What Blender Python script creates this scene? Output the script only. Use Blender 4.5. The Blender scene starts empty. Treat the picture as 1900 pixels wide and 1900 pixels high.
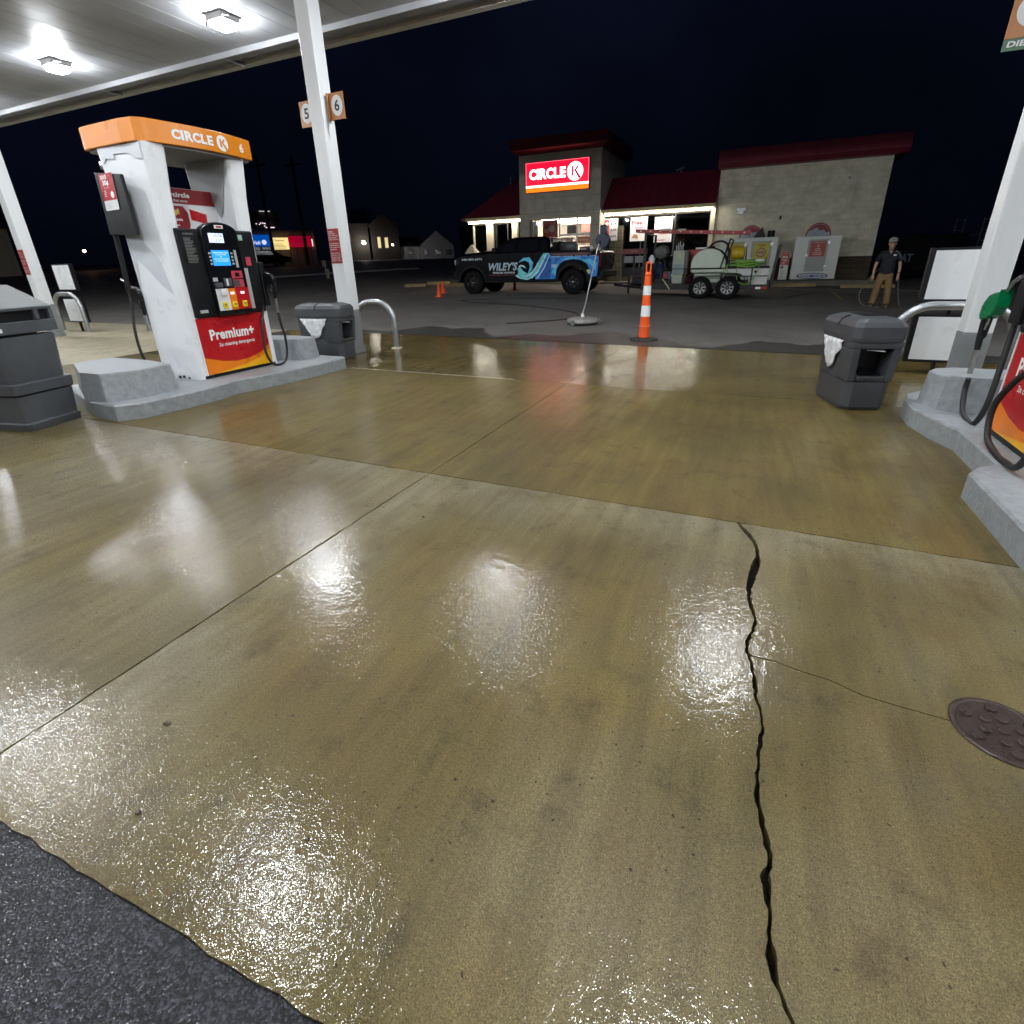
import bpy, bmesh, math, random
from mathutils import Vector, Matrix
from mathutils.geometry import tessellate_polygon
random.seed(7)
S = bpy.context.scene
COL = S.collection
PI = math.pi
# ------------------------------------------------------------------ camera
cam_d = bpy.data.cameras.new("camera"); cam = bpy.data.objects.new("camera", cam_d); COL.objects.link(cam)
PITCH, ROLL, YAW = math.radians(22.53), math.radians(-1.505), math.radians(-24.795)
F = Vector((math.sin(YAW)*math.cos(PITCH), math.cos(YAW)*math.cos(PITCH), -math.sin(PITCH)))
R0 = Vector((math.cos(YAW), -math.sin(YAW), 0)); U0 = R0.cross(F)
RR = math.cos(ROLL)*R0 + math.sin(ROLL)*U0; UU = -math.sin(ROLL)*R0 + math.cos(ROLL)*U0
M = Matrix((RR, UU, -F)).transposed().to_4x4(); M.translation = Vector((0, 0, 1.45))
cam.matrix_world = M
cam_d.sensor_width = 36; cam_d.lens = 36*951/1900
cam_d.shift_y = -(950-881)/1900
cam_d.clip_start = 0.05; cam_d.clip_end = 2000
S.camera = cam
# ------------------------------------------------------------------ night sky
W = bpy.data.worlds.new("World"); S.world = W; W.use_nodes = True
wn = W.node_tree; wb = wn.nodes["Background"]
wt = wn.nodes.new("ShaderNodeTexCoord"); wno = wn.nodes.new("ShaderNodeTexNoise")
wno.inputs["Scale"].default_value = 2.2; wno.inputs["Detail"].default_value = 4
wr = wn.nodes.new("ShaderNodeValToRGB")
wr.color_ramp.elements[0].position = .35; wr.color_ramp.elements[0].color = (.0011, .0017, .0046, 1)
wr.color_ramp.elements[1].position = .75; wr.color_ramp.elements[1].color = (.0032, .0046, .0130, 1)
wn.links.new(wt.outputs["Generated"], wno.inputs["Vector"]); wn.links.new(wno.outputs["Fac"], wr.inputs["Fac"])
wsx = wn.nodes.new("ShaderNodeSeparateXYZ"); wn.links.new(wt.outputs["Generated"], wsx.inputs[0])
wmr = wn.nodes.new("ShaderNodeMapRange"); wmr.inputs["From Max"].default_value = .5; wmr.inputs["To Min"].default_value = .35; wn.links.new(wsx.outputs["Z"], wmr.inputs["Value"])
wmx = wn.nodes.new("ShaderNodeMix"); wmx.data_type = 'RGBA'; wmx.blend_type = 'MULTIPLY'; wmx.inputs[0].default_value = 1
wn.links.new(wr.outputs["Color"], wmx.inputs[6]); wn.links.new(wmr.outputs[0], wmx.inputs[7]); wn.links.new(wmx.outputs[2], wb.inputs["Color"]); wb.inputs["Strength"].default_value = 1.0
# ------------------------------------------------------------------ film
S.view_settings.view_transform = 'Standard'; S.view_settings.look = 'None'
S.view_settings.exposure = 0.36; S.view_settings.gamma = 1.0; S.view_settings.use_curve_mapping = False
S.render.engine = 'CYCLES'
cy = S.cycles; cy.use_denoising = True; cy.max_bounces = 6; cy.diffuse_bounces = 3; cy.glossy_bounces = 3
cy.transmission_bounces = 4; cy.transparent_max_bounces = 8; cy.caustics_reflective = False; cy.caustics_refractive = False
cy.sample_clamp_indirect = 4; cy.use_adaptive_sampling = True; cy.adaptive_threshold = .01
LENS = 320.0      # brightness of the canopy lamps
# ------------------------------------------------------------------ helpers
class MB:
    def __init__(s): s.v = []; s.f = []; s.sm = []
    def add(s, vs, fs, sm=False):
        n = len(s.v); s.v += [tuple(v) for v in vs]; s.f += [tuple(i+n for i in f) for f in fs]; s.sm += [sm]*len(fs); return s
    def box(s, x0, x1, y0, y1, z0, z1):
        return s.add([(x0,y0,z0),(x1,y0,z0),(x1,y1,z0),(x0,y1,z0),(x0,y0,z1),(x1,y0,z1),(x1,y1,z1),(x0,y1,z1)],
                     [(0,3,2,1),(4,5,6,7),(0,1,5,4),(1,2,6,5),(2,3,7,6),(3,0,4,7)])
    def hexa(s, b, t):
        return s.add(list(b)+list(t), [(3,2,1,0),(4,5,6,7),(0,1,5,4),(1,2,6,5),(2,3,7,6),(3,0,4,7)])
    def prism(s, pts, vec):
        vec = Vector(vec); n = len(pts); a = [Vector(p) for p in pts]; b = [p+vec for p in a]
        return s.add(a+b, [tuple(range(n))[::-1], tuple(range(n, 2*n))] + [(i,(i+1)%n,(i+1)%n+n,i+n) for i in range(n)])
    def loft(s, rings, cap=True, sm=False):
        n = len(rings[0]); vs = [p for r in rings for p in r]; fs = []
        for k in range(len(rings)-1):
            for i in range(n): fs.append((k*n+i, k*n+(i+1)%n, (k+1)*n+(i+1)%n, (k+1)*n+i))
        s.add(vs, fs, sm)
        if cap: s.add(rings[0], [tuple(range(n))[::-1]]); s.add(rings[-1], [tuple(range(n))])
        return s
    def tube(s, path, r, seg=10, closed=False):
        P = [Vector(p) for p in path]; n = len(P); rs = r if isinstance(r, (list, tuple)) else [r]*n
        rings = []; up = None
        for i, p in enumerate(P):
            t = (P[(i+1) % n]-P[i-1]) if closed else (P[min(i+1, n-1)]-P[max(i-1, 0)])
            t.normalize()
            if up is None: up = Vector((0,0,1)) if abs(t.z) < .9 else Vector((1,0,0))
            a = up - t*up.dot(t)
            if a.length < 1e-4: a = t.orthogonal()
            a.normalize(); up = a; b = t.cross(a)
            rings.append([p+(a*math.cos(2*PI*k/seg)+b*math.sin(2*PI*k/seg))*rs[i] for k in range(seg)])
        if closed: rings.append(rings[0])
        return s.loft(rings, not closed, True)
    def lathe(s, prof, seg=24, o=(0,0,0), ax='Z', sm=True, cap=True):
        o = Vector(o); rings = []
        for r, h in prof:
            ring = []
            for k in range(seg):
                c, d = r*math.cos(2*PI*k/seg), r*math.sin(2*PI*k/seg)
                ring.append(o+Vector({'Z': (c,d,h), 'Y': (d,h,c), 'X': (h,c,d)}[ax]))
            rings.append(ring)
        return s.loft(rings, cap, sm)
    def build(s, name, mat, parent=None, bevel=0, world=False, seg=2):
        me = bpy.data.meshes.new(name)
        vs = s.v
        if world and parent is not None:
            L = parent.location; vs = [(v[0]-L.x, v[1]-L.y, v[2]-L.z) for v in vs]
        me.from_pydata(vs, [], s.f); me.update()
        bm = bmesh.new(); bm.from_mesh(me); bmesh.ops.recalc_face_normals(bm, faces=bm.faces); bm.to_mesh(me); bm.free()
        me.polygons.foreach_set("use_smooth", s.sm)
        return link(name, me, mat, parent, bevel, seg)
def link(name, me, mat, parent=None, bevel=0, seg=2):
    if mat: me.materials.append(mat)
    o = bpy.data.objects.new(name, me); COL.objects.link(o)
    if parent: o.parent = parent
    if bevel:
        b = o.modifiers.new("bevel", 'BEVEL'); b.width = bevel; b.segments = seg; b.limit_method = 'ANGLE'; b.angle_limit = math.radians(40); b.harden_normals = False
    return o
def tag(o, label, cat=None, group=None, kind=None):
    o["label"] = label
    if cat: o["category"] = cat
    if group: o["group"] = group
    if kind: o["kind"] = kind
    return o
def thing(name, label, cat, loc=(0,0,0), rz=0, group=None):
    o = bpy.data.objects.new(name, None); COL.objects.link(o); o.location = loc; o.rotation_euler = (0,0,rz)
    o.empty_display_size = .2
    return tag(o, label, cat, group)
def kids(o): return [c for c in bpy.data.objects if c.parent == o]
def dup(o, loc, rz=None, label=None):
    r = o.copy(); COL.objects.link(r); r.location = loc
    if rz is not None: r.rotation_euler = (0,0,rz)
    if label: r["label"] = label
    for c in kids(o):
        d = c.copy(); COL.objects.link(d); d.parent = r
        for g in kids(c):
            e = g.copy(); COL.objects.link(e); e.parent = d
    return r
# ------------------------------------------------------------------ materials
def N(nt, t, **k):
    n = nt.nodes.new("ShaderNode"+t)
    for a, b in k.items():
        if a in n.inputs: n.inputs[a].default_value = b
        else: setattr(n, a, b)
    return n
def newmat(name):
    m = bpy.data.materials.new(name); m.use_nodes = True
    nt = m.node_tree; return m, nt, nt.nodes["Principled BSDF"], nt.links
MATS = {}
def mat(name, col, rough=.5, metal=0., var=.14, vs=3., bump=0., bs=60., coat=0., dirt=0., spec=.5, streak=False):
    if name in MATS: return MATS[name]
    m, nt, P, L = newmat(name)
    P.inputs["Metallic"].default_value = metal; P.inputs["Coat Weight"].default_value = coat; P.inputs["Coat Roughness"].default_value = .12
    P.inputs["Specular IOR Level"].default_value = spec
    tc = N(nt, "TexCoord"); n1 = N(nt, "TexNoise", Scale=vs, Detail=6., Roughness=.6)
    if streak:
        mp = N(nt, "Mapping"); mp.inputs["Scale"].default_value = (1, 1, .12); L.new(tc.outputs["Object"], mp.inputs["Vector"]); L.new(mp.outputs[0], n1.inputs["Vector"])
    else: L.new(tc.outputs["Object"], n1.inputs["Vector"])
    rp = N(nt, "ValToRGB"); e = rp.color_ramp.elements
    e[0].position = .3; e[1].position = .72
    e[0].color = (*[c*(1-var-dirt) for c in col], 1); e[1].color = (*[min(1, c*(1+var)) for c in col], 1)
    L.new(n1.outputs["Fac"], rp.inputs["Fac"]); L.new(rp.outputs["Color"], P.inputs["Base Color"])
    mr = N(nt, "MapRange"); mr.inputs["From Min"].default_value = .3; mr.inputs["From Max"].default_value = .7
    mr.inputs["To Min"].default_value = max(.03, rough*.8); mr.inputs["To Max"].default_value = min(1, rough*1.2)
    L.new(n1.outputs["Fac"], mr.inputs["Value"]); L.new(mr.outputs[0], P.inputs["Roughness"])
    if bump:
        n2 = N(nt, "TexNoise", Scale=bs, Detail=3.); L.new(tc.outputs["Object"], n2.inputs["Vector"])
        b = N(nt, "Bump", Strength=bump, Distance=.01); L.new(n2.outputs["Fac"], b.inputs["Height"]); L.new(b.outputs[0], P.inputs["Normal"])
    MATS[name] = m; return m
def emit(name, col, st):
    if name in MATS: return MATS[name]
    m, nt, P, L = newmat(name)
    P.inputs["Base Color"].default_value = (*[c*.5 for c in col], 1); P.inputs["Emission Color"].default_value = (*col, 1)
    P.inputs["Emission Strength"].default_value = st; P.inputs["Roughness"].default_value = .4
    MATS[name] = m; return m
def wet_concrete(name, a, b, stain, wet=1., broom=(1,1,1), r0=.05, r1=.22, bmp=.5, gray=.0, film=.18, joints=False):
    m, nt, P, L = newmat(name)
    tc = N(nt, "TexCoord"); O = tc.outputs["Object"]
    def noise(sc, det=4., ro=.55, vec=None, sh=None):
        n = N(nt, "TexNoise", Scale=sc, Detail=det, Roughness=ro)
        if sh or vec:
            mp = N(nt, "Mapping"); mp.inputs["Location"].default_value = sh or (0,0,0); mp.inputs["Scale"].default_value = vec or (1,1,1)
            L.new(O, mp.inputs["Vector"]); L.new(mp.outputs[0], n.inputs["Vector"])
        else: L.new(O, n.inputs["Vector"])
        return n.outputs["Fac"]
    def ramp(src, p0, p1, c0=(0,0,0), c1=(1,1,1)):
        r = N(nt, "ValToRGB"); e = r.color_ramp.elements; e[0].position = p0; e[1].position = p1
        e[0].color = (*c0, 1); e[1].color = (*c1, 1); L.new(src, r.inputs["Fac"]); return r.outputs["Color"]
    def mix(fac, c0, c1, mode='MIX'):
        x = N(nt, "Mix", data_type='RGBA', blend_type=mode)
        for s_, v in ((0, fac), (6, c0), (7, c1)):
            if isinstance(v, (int, float)): x.inputs[s_].default_value = v
            elif isinstance(v, tuple): x.inputs[s_].default_value = (*v, 1)
            else: L.new(v, x.inputs[s_])
        return x.outputs[2]
    c = mix(ramp(noise(.8, 4., .55), .3, .72), a, b)
    c = mix(ramp(noise(1.7, 3., .55, None, (7,3,0)), .42, .8, (0,0,0), (.7,.7,.7)), c, stain)
    c = mix(ramp(noise(1.3, 5., .6, (1.0,.45,1), (2,9,0)), .45, .78, (0,0,0), (.5,.5,.5)), c, tuple(x*.45 for x in b))
    if gray: c = mix(ramp(noise(.55, 3., .5, None, (11,5,0)), .42, .75, (0,0,0), (gray,)*3), c, (.30,.28,.235))
    if joints:   # lamp sheen and worn dry edges beside the joints, painted as paler strips
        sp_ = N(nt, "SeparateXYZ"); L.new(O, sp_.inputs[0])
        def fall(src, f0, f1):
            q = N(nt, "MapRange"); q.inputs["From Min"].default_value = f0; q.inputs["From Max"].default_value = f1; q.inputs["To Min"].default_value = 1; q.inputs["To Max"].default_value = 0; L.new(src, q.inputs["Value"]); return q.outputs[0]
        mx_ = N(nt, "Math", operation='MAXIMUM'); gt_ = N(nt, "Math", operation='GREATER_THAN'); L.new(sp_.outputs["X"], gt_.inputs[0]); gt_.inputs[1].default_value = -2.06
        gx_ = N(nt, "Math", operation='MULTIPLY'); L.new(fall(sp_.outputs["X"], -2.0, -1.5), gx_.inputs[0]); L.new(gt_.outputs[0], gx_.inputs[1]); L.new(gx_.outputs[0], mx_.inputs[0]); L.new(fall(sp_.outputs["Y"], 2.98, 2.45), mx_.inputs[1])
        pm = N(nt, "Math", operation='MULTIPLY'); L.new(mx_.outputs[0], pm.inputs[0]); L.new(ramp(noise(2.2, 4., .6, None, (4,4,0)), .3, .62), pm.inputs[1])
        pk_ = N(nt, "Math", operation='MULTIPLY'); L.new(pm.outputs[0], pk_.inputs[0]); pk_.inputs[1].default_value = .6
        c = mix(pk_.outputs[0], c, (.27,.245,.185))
    # brushed and trafficked streaks, dark drips
    c = mix(1., c, ramp(noise(7., 5., .65, (1.6,.16,1), (3,3,0)), .3, .72, (.72,.70,.64), (1.16,1.17,1.18)), 'MULTIPLY')
    c = mix(1., c, ramp(noise(5., 4., .7, None, (9,2,0)), .25, .45, (.55,.52,.48), (1,1,1)), 'MULTIPLY')
    c = mix(1., c, ramp(noise(90., 3., .7), .3, .72, (.66,.66,.62), (1.25,1.24,1.22)), 'MULTIPLY')
    c = mix(1., c, ramp(noise(260., 2., .8), .33, .68, (.42,.40,.34), (1.55,1.55,1.55)), 'MULTIPLY')
    pits = ramp(noise(48., 1., .4, None, (3,1,0)), .235, .265, (.25,.2,.16), (1,1,1))
    c = mix(1., c, pits, 'MULTIPLY')
    L.new(c, P.inputs["Base Color"])
    P.inputs["Roughness"].default_value = .6
    wetm = ramp(noise(1.0, 3., .5, None, (5,8,0)), .32, .7)
    mr = N(nt, "MapRange"); mr.inputs["To Min"].default_value = r0; mr.inputs["To Max"].default_value = r1
    L.new(wetm, mr.inputs["Value"]); L.new(mr.outputs[0], P.inputs["Coat Roughness"])
    cwm = N(nt, "Math", operation='MULTIPLY'); L.new(ramp(noise(80., 2., .6, broom, (1,2,0)), .36, .6, (film,)*3), cwm.inputs[0]); cwm.inputs[1].default_value = wet
    L.new(cwm.outputs[0], P.inputs["Coat Weight"]); P.inputs["Coat IOR"].default_value = 1.46
    P.inputs["Specular IOR Level"].default_value = .3
    # fine grain and brushed marks under a thin film of water
    def madd(x, y, k):
        q = N(nt, "Math", operation='MULTIPLY_ADD'); L.new(x, q.inputs[0]); q.inputs[1].default_value = k; L.new(y, q.inputs[2]); return q.outputs[0]
    fine = noise(300., 1., .5, broom); grain = noise(150., 1., .5, broom); wave_ = noise(26., 2., .5, broom)
    beads = ramp(noise(190., 1., .5, broom, (2,2,0)), .60, .82)
    h_ = madd(beads, madd(fine, madd(wave_, grain, 3.2), .3), .5)
    bp = N(nt, "Bump", Strength=bmp, Distance=.00078); L.new(h_, bp.inputs["Height"])
    bs_ = N(nt, "MapRange"); bs_.inputs["From Min"].default_value = .35; bs_.inputs["From Max"].default_value = .65; bs_.inputs["To Min"].default_value = bmp*.6; bs_.inputs["To Max"].default_value = bmp*1.5
    L.new(noise(.9, 3., .5, None, (1,7,0)), bs_.inputs["Value"]); L.new(bs_.outputs[0], bp.inputs["Strength"])
    L.new(bp.outputs[0], P.inputs["Coat Normal"])
    b2 = N(nt, "Bump", Strength=.35, Distance=.002); L.new(fine, b2.inputs["Height"]); L.new(b2.outputs[0], P.inputs["Normal"])
    return m
def asphalt_mat(name, a, b, rough, coat, bmp, sc, crough=.2, stone=0.):
    m, nt, P, L = newmat(name)
    tc = N(nt, "TexCoord"); O = tc.outputs["Object"]
    n1 = N(nt, "TexNoise", Scale=.5, Detail=7., Roughness=.65); L.new(O, n1.inputs["Vector"])
    n2 = N(nt, "TexNoise", Scale=sc, Detail=3., Roughness=.7); L.new(O, n2.inputs["Vector"])
    v = N(nt, "TexVoronoi", Scale=sc*1.6); L.new(O, v.inputs["Vector"])
    def ramp(src, p0, p1, c0, c1):
        r = N(nt, "ValToRGB"); e = r.color_ramp.elements; e[0].position = p0; e[1].position = p1; e[0].color = (*c0, 1); e[1].color = (*c1, 1); L.new(src, r.inputs["Fac"]); return r.outputs[0]
    def mul(x, y):
        q = N(nt, "Mix", data_type='RGBA', blend_type='MULTIPLY'); q.inputs[0].default_value = 1; L.new(x, q.inputs[6]); L.new(y, q.inputs[7]); return q.outputs[2]
    c = mul(ramp(n1.outputs["Fac"], .35, .68, a, b), ramp(n2.outputs["Fac"], .3, .75, (.45,.45,.45), (1.7,1.7,1.75)))
    sx = N(nt, "SeparateXYZ"); L.new(v.outputs["Color"], sx.inputs[0])
    if stone: c = mul(c, ramp(sx.outputs["X"], .45, 1.0, (.35,.35,.38), (1+stone,1+stone,1+stone*1.1)))
    L.new(c, P.inputs["Base Color"]); P.inputs["Roughness"].default_value = rough
    P.inputs["Coat Weight"].default_value = coat; P.inputs["Coat Roughness"].default_value = crough; P.inputs["Specular IOR Level"].default_value = .3
    if stone:
        cw = N(nt, "MapRange"); cw.inputs["From Min"].default_value = .55; cw.inputs["From Max"].default_value = .95; cw.inputs["To Max"].default_value = coat; L.new(sx.outputs["Y"], cw.inputs["Value"]); L.new(cw.outputs[0], P.inputs["Coat Weight"])
    a1 = N(nt, "Math", operation='ADD'); L.new(n2.outputs["Fac"], a1.inputs[0]); L.new(v.outputs["Distance"], a1.inputs[1])
    bp = N(nt, "Bump", Strength=bmp, Distance=.006); L.new(a1.outputs[0], bp.inputs["Height"]); L.new(bp.outputs[0], P.inputs["Normal"]); L.new(bp.outputs[0], P.inputs["Coat Normal"])
    return m
def block_mat(name, col, mortar, bw, bh, swap='XZ', bump=.4, rough=.8):
    m, nt, P, L = newmat(name)
    tc = N(nt, "TexCoord"); sp = N(nt, "SeparateXYZ"); L.new(tc.outputs["Object"], sp.inputs[0])
    cb = N(nt, "CombineXYZ"); L.new(sp.outputs[swap[0]], cb.inputs[0]); L.new(sp.outputs[swap[1]], cb.inputs[1])
    br = N(nt, "TexBrick", Scale=1.); br.inputs["Color1"].default_value = (*col, 1); br.inputs["Color2"].default_value = (*[c*.86 for c in col], 1); br.inputs["Mortar"].default_value = (*mortar, 1)
    br.inputs["Brick Width"].default_value = bw; br.inputs["Row Height"].default_value = bh; br.inputs["Mortar Size"].default_value = .016; br.inputs["Mortar Smooth"].default_value = .3
    L.new(cb.outputs[0], br.inputs["Vector"])
    n = N(nt, "TexNoise", Scale=2.2, Detail=8., Roughness=.7); L.new(tc.outputs["Object"], n.inputs["Vector"])
    r = N(nt, "ValToRGB"); e = r.color_ramp.elements; e[0].position = .3; e[1].position = .7; e[0].color = (.72,.72,.68, 1); e[1].color = (1.1,1.1,1.1, 1); L.new(n.outputs["Fac"], r.inputs["Fac"])
    x = N(nt, "Mix", data_type='RGBA', blend_type='MULTIPLY'); x.inputs[0].default_value = 1; L.new(br.outputs["Color"], x.inputs[6]); L.new(r.outputs[0], x.inputs[7]); L.new(x.outputs[2], P.inputs["Base Color"])
    P.inputs["Roughness"].default_value = rough; P.inputs["Specular IOR Level"].default_value = .25
    n3 = N(nt, "TexNoise", Scale=30., Detail=4.); L.new(tc.outputs["Object"], n3.inputs["Vector"])
    s_ = N(nt, "Math", operation='SUBTRACT'); L.new(n3.outputs["Fac"], s_.inputs[0]); L.new(br.outputs["Fac"], s_.inputs[1])
    bp = N(nt, "Bump", Strength=bump, Distance=.012); L.new(s_.outputs[0], bp.inputs["Height"]); L.new(bp.outputs[0], P.inputs["Normal"])
    return m
def glass_mat(name, tint=(.6,.63,.65), alpha=.35, rough=.03):
    m, nt, P, L = newmat(name)
    tr = N(nt, "BsdfTransparent"); tr.inputs[0].default_value = (*tint, 1); gl = N(nt, "BsdfGlossy"); gl.inputs["Roughness"].default_value = rough
    fr = N(nt, "Fresnel", IOR=1.5); mx = N(nt, "MixShader"); L.new(fr.outputs[0], mx.inputs[0]); L.new(tr.outputs[0], mx.inputs[1]); L.new(gl.outputs[0], mx.inputs[2])
    L.new(mx.outputs[0], nt.nodes["Material Output"].inputs[0]); return m
WHITE = mat('white_paint', (.76,.78,.80), .35, var=.05, dirt=.05, streak=True)
WHITE2 = mat('white_plastic', (.82,.84,.87), .3, var=.04)
GREYP = mat('grey_paint', (.235,.25,.26), .55, var=.12, dirt=.12, bump=.15, bs=40)
GREYC = mat('painted_grey_concrete', (.29,.31,.325), .5, var=.12, dirt=.16, bump=.5, bs=40, vs=16)
DGREY = mat('dark_grey_plastic', (.068,.073,.082), .4, var=.14, dirt=.1, bump=.25, bs=260)
BLACK = mat('black_plastic', (.007,.0075,.009), .42, var=.2, spec=.3)
BLACKM = mat('black_gloss', (.006,.007,.009), .18, var=.15, coat=.5)
RUBBER = mat('black_rubber', (.013,.013,.013), .55, var=.25, bump=.2, bs=80)
TYRE = mat('tyre_rubber', (.006,.006,.0065), .8, var=.25, bump=.4, bs=60, spec=.15)
STEEL = mat('brushed_steel', (.52,.53,.54), .32, 1., var=.12)
GALV = mat('galvanised_steel', (.43,.45,.47), .38, .85, var=.16, vs=8)
CHROME = mat('chrome', (.7,.7,.72), .12, 1., var=.05)
ORANGE = mat('orange_panel', (.72,.23,.012), .3, var=.05)
ORANGED = mat('orange_sign', (.42,.17,.05), .3, var=.08)
RED = mat('red_panel', (.45,.012,.018), .28, var=.06)
REDD = mat('dark_red_panel', (.24,.012,.018), .35, var=.08)
YEL = mat('yellow_panel', (.85,.42,.01), .3, var=.05)
YELB = mat('yellow_button', (.8,.62,.02), .35, var=.05)
GREEN = mat('green_nozzle', (.0,.17,.06), .3, var=.1)
LETW = mat('white_lettering', (.82,.82,.8), .45, var=.04)
LETB = mat('black_lettering', (.02,.02,.022), .45, var=.04)
CARDW = mat('white_card', (.72,.73,.74), .45, var=.04)
CARDG = mat('grey_card', (.42,.42,.42), .45, var=.06)
MAROON = mat('maroon_metal', (.15,.014,.030), .45, var=.2, streak=True)
CREAM = mat('cream_paint', (.62,.55,.43), .55, var=.08)
TAR = mat('tar_dark', (.008,.0065,.005), .8, spec=.1, var=.4, vs=20, bump=.5, bs=50)
# ------------------------------------------------------------------ lettering
def glyphs(s, bold, cache={}):
    k = (s, bold)
    if k not in cache:
        def run(bo):
            cu = bpy.data.curves.new("lettering_curve", 'FONT'); cu.body = s; cu.size = 1; cu.resolution_u = 3; cu.offset = bo; cu.space_character = 1+bold*1.2
            o = bpy.data.objects.new("lettering_tmp", cu); me = bpy.data.meshes.new_from_object(o)
            r = [tuple(v.co) for v in me.vertices], [tuple(p.vertices) for p in me.polygons]
            bpy.data.objects.remove(o); bpy.data.curves.remove(cu); bpy.data.meshes.remove(me); return r
        vs, fs = run(0)
        x0 = min(v[0] for v in vs)-bold; x1 = max(v[0] for v in vs)+bold; y0 = min(v[1] for v in vs)-bold; y1 = max(v[1] for v in vs)+bold
        vs, fs = run(bold); vs = [(min(max(v[0], x0), x1), min(max(v[1], y0), y1)) for v in vs]
        cache[k] = ([((v[0]-x0)/(x1-x0), (v[1]-y0)/(y1-y0)) for v in vs], fs)
    return cache[k]
def letter(mb, s, o, u, v, w, h, th=.003, bold=.02, shear=0):
    o, u, v = Vector(o), Vector(u).normalized(), Vector(v).normalized(); n = u.cross(v)
    vs, fs = glyphs(s, bold)
    mb.add([o+u*(a*w+b*shear*h)+v*(b*h)+n*th for a, b in vs], fs); return mb
def plate(mb, o, u, v, w, h, th=.002):   # thin solid plate whose lower-left corner is o, front along u x v
    o, u, v = Vector(o), Vector(u).normalized(), Vector(v).normalized(); n = u.cross(v)
    return mb.prism([o, o+u*w, o+u*w+v*h, o+v*h], n*th)
def poly(mb, o, u, v, pts, th=.002):
    o, u, v = Vector(o), Vector(u).normalized(), Vector(v).normalized(); n = u.cross(v)
    return mb.prism([o+u*a+v*b for a, b in pts], n*th)
def circ(cx, cy_, r, n=28, a0=0, a1=2*PI, ry=None):
    ry = ry or r; m_ = n if abs(a1-a0) > 6.2 else n+1
    return [(cx+r*math.cos(a0+(a1-a0)*i/n), cy_+ry*math.sin(a0+(a1-a0)*i/n)) for i in range(m_)]
def lines(mb, o, u, v, w, h, rows, th=.002, fill=.5, seed=1, mn=.55):
    rnd = random.Random(seed); o, u, v = Vector(o), Vector(u).normalized(), Vector(v).normalized()
    for i in range(rows):
        plate(mb, o+v*(h*(i+.25)/rows), u, v, w*rnd.uniform(mn, 1), h/rows*fill, th)
    return mb
def logo_k(o, u, v, r, mats, parent, th=.004, world=False):   # white disc with the letter cut out of it; o is the disc centre
    a = MB(); poly(a, o, u, v, circ(0, 0, r), th); a.build('emblem_disc', mats[0], parent, world=world)
    k = MB()
    for q in ([(-.42,-.5),(-.18,-.5),(-.18,.55),(-.42,.55)], [(-.2,0),(.28,.55),(.55,.55),(.08,.02)], [(-.1,.12),(.1,.18),(.74,-.66),(.50,-.86)]):
        poly(k, o, u, v, [(x*r, y*r) for x, y in q], th+.004 + .0006*len(k.f)/6)
    k.build('emblem_letter', mats[1], parent, world=world)
XS = [-150,-60,-30,-17,-8,-5,-1.3,3.1,10,40,150]; YS = [-60,9.9,18,26,40,70,120,300]
ZT = [[2.0,0.5,0,0,0,0,0,0,0,0,0],[2.0,0.5,0,0,0,0,0,0,0,0,0],[2.2,0.9,.5,.42,.38,.36,.22,.03,-.03,-.05,-.05],[2.4,1.2,.75,.55,.42,.40,.34,.28,.2,.1,.1],
      [2.6,2.0,1.4,1.0,.7,.6,.5,.4,.3,.2,.2],[3.0,2.2,2.05,1.8,1.5,1.3,1.1,.9,.6,.4,.4],[3.6,2.75,2.7,2.5,2.3,2.1,1.9,1.7,1.4,1.0,1.0],[5,5,5,5,5,5,5,5,4,4,4]]
def zt(x, y):
    x = min(max(x, XS[0]), XS[-1]-1e-6); y = min(max(y, YS[0]), YS[-1]-1e-6)
    i = max(k for k in range(len(XS)-1) if XS[k] <= x); j = max(k for k in range(len(YS)-1) if YS[k] <= y)
    u = (x-XS[i])/(XS[i+1]-XS[i]); v = (y-YS[j])/(YS[j+1]-YS[j])
    return (ZT[j][i]*(1-u)+ZT[j][i+1]*u)*(1-v)+(ZT[j+1][i]*(1-u)+ZT[j+1][i+1]*u)*v
def struct(name, mb, m, label):
    return tag(mb.build(name, m), label, kind='structure')
# ================================================================== GROUND
xs = [-150,-100,-60,-45,-30,-25,-20,-17,-14,-11,-8,-5,-3,-1.3,1,3.1,6,10,20,40,80,150]
ys = [-60,-30,-10,0,5,9.2,9.9,11,12.5,14,16,18,20,22,24,26,30,35,40,55,70,95,120,200,300]
g = MB(); vs = []
for y in ys:
    for x in xs: vs.append((x, y, zt(x, y)-(.08 if y < 9.4 else 0)))
n = len(xs); g.add(vs, [(j*n+i, j*n+i+1, (j+1)*n+i+1, (j+1)*n+i) for j in range(len(ys)-1) for i in range(n-1)], True)
struct('asphalt_lot', g, asphalt_mat('dry_asphalt', (.095,.089,.079), (.155,.146,.131), .8, .06, .5, 60, .4), 'grey asphalt car park between the concrete pad and the store')
ap = MB(); xe = [-26+.05*i for i in range(0, 761)]
rj = random.Random(3)
edge = [(x, .40+.0375*max(-4, min(1.5, x))) for x in xe]
vv = []
for x, y in edge: vv += [(x, y, -.007), (x, -45, -.007)]
ap.add(vv, [(2*i, 2*i+1, 2*i+3, 2*i+2) for i in range(len(edge)-1)])
struct('asphalt_apron', ap, asphalt_mat('wet_asphalt', (.0045,.0045,.0052), (.009,.009,.011), .6, .8, .3, 110, .07, 5.), 'wet black coarse asphalt at the near edge of the concrete pad')
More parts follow.
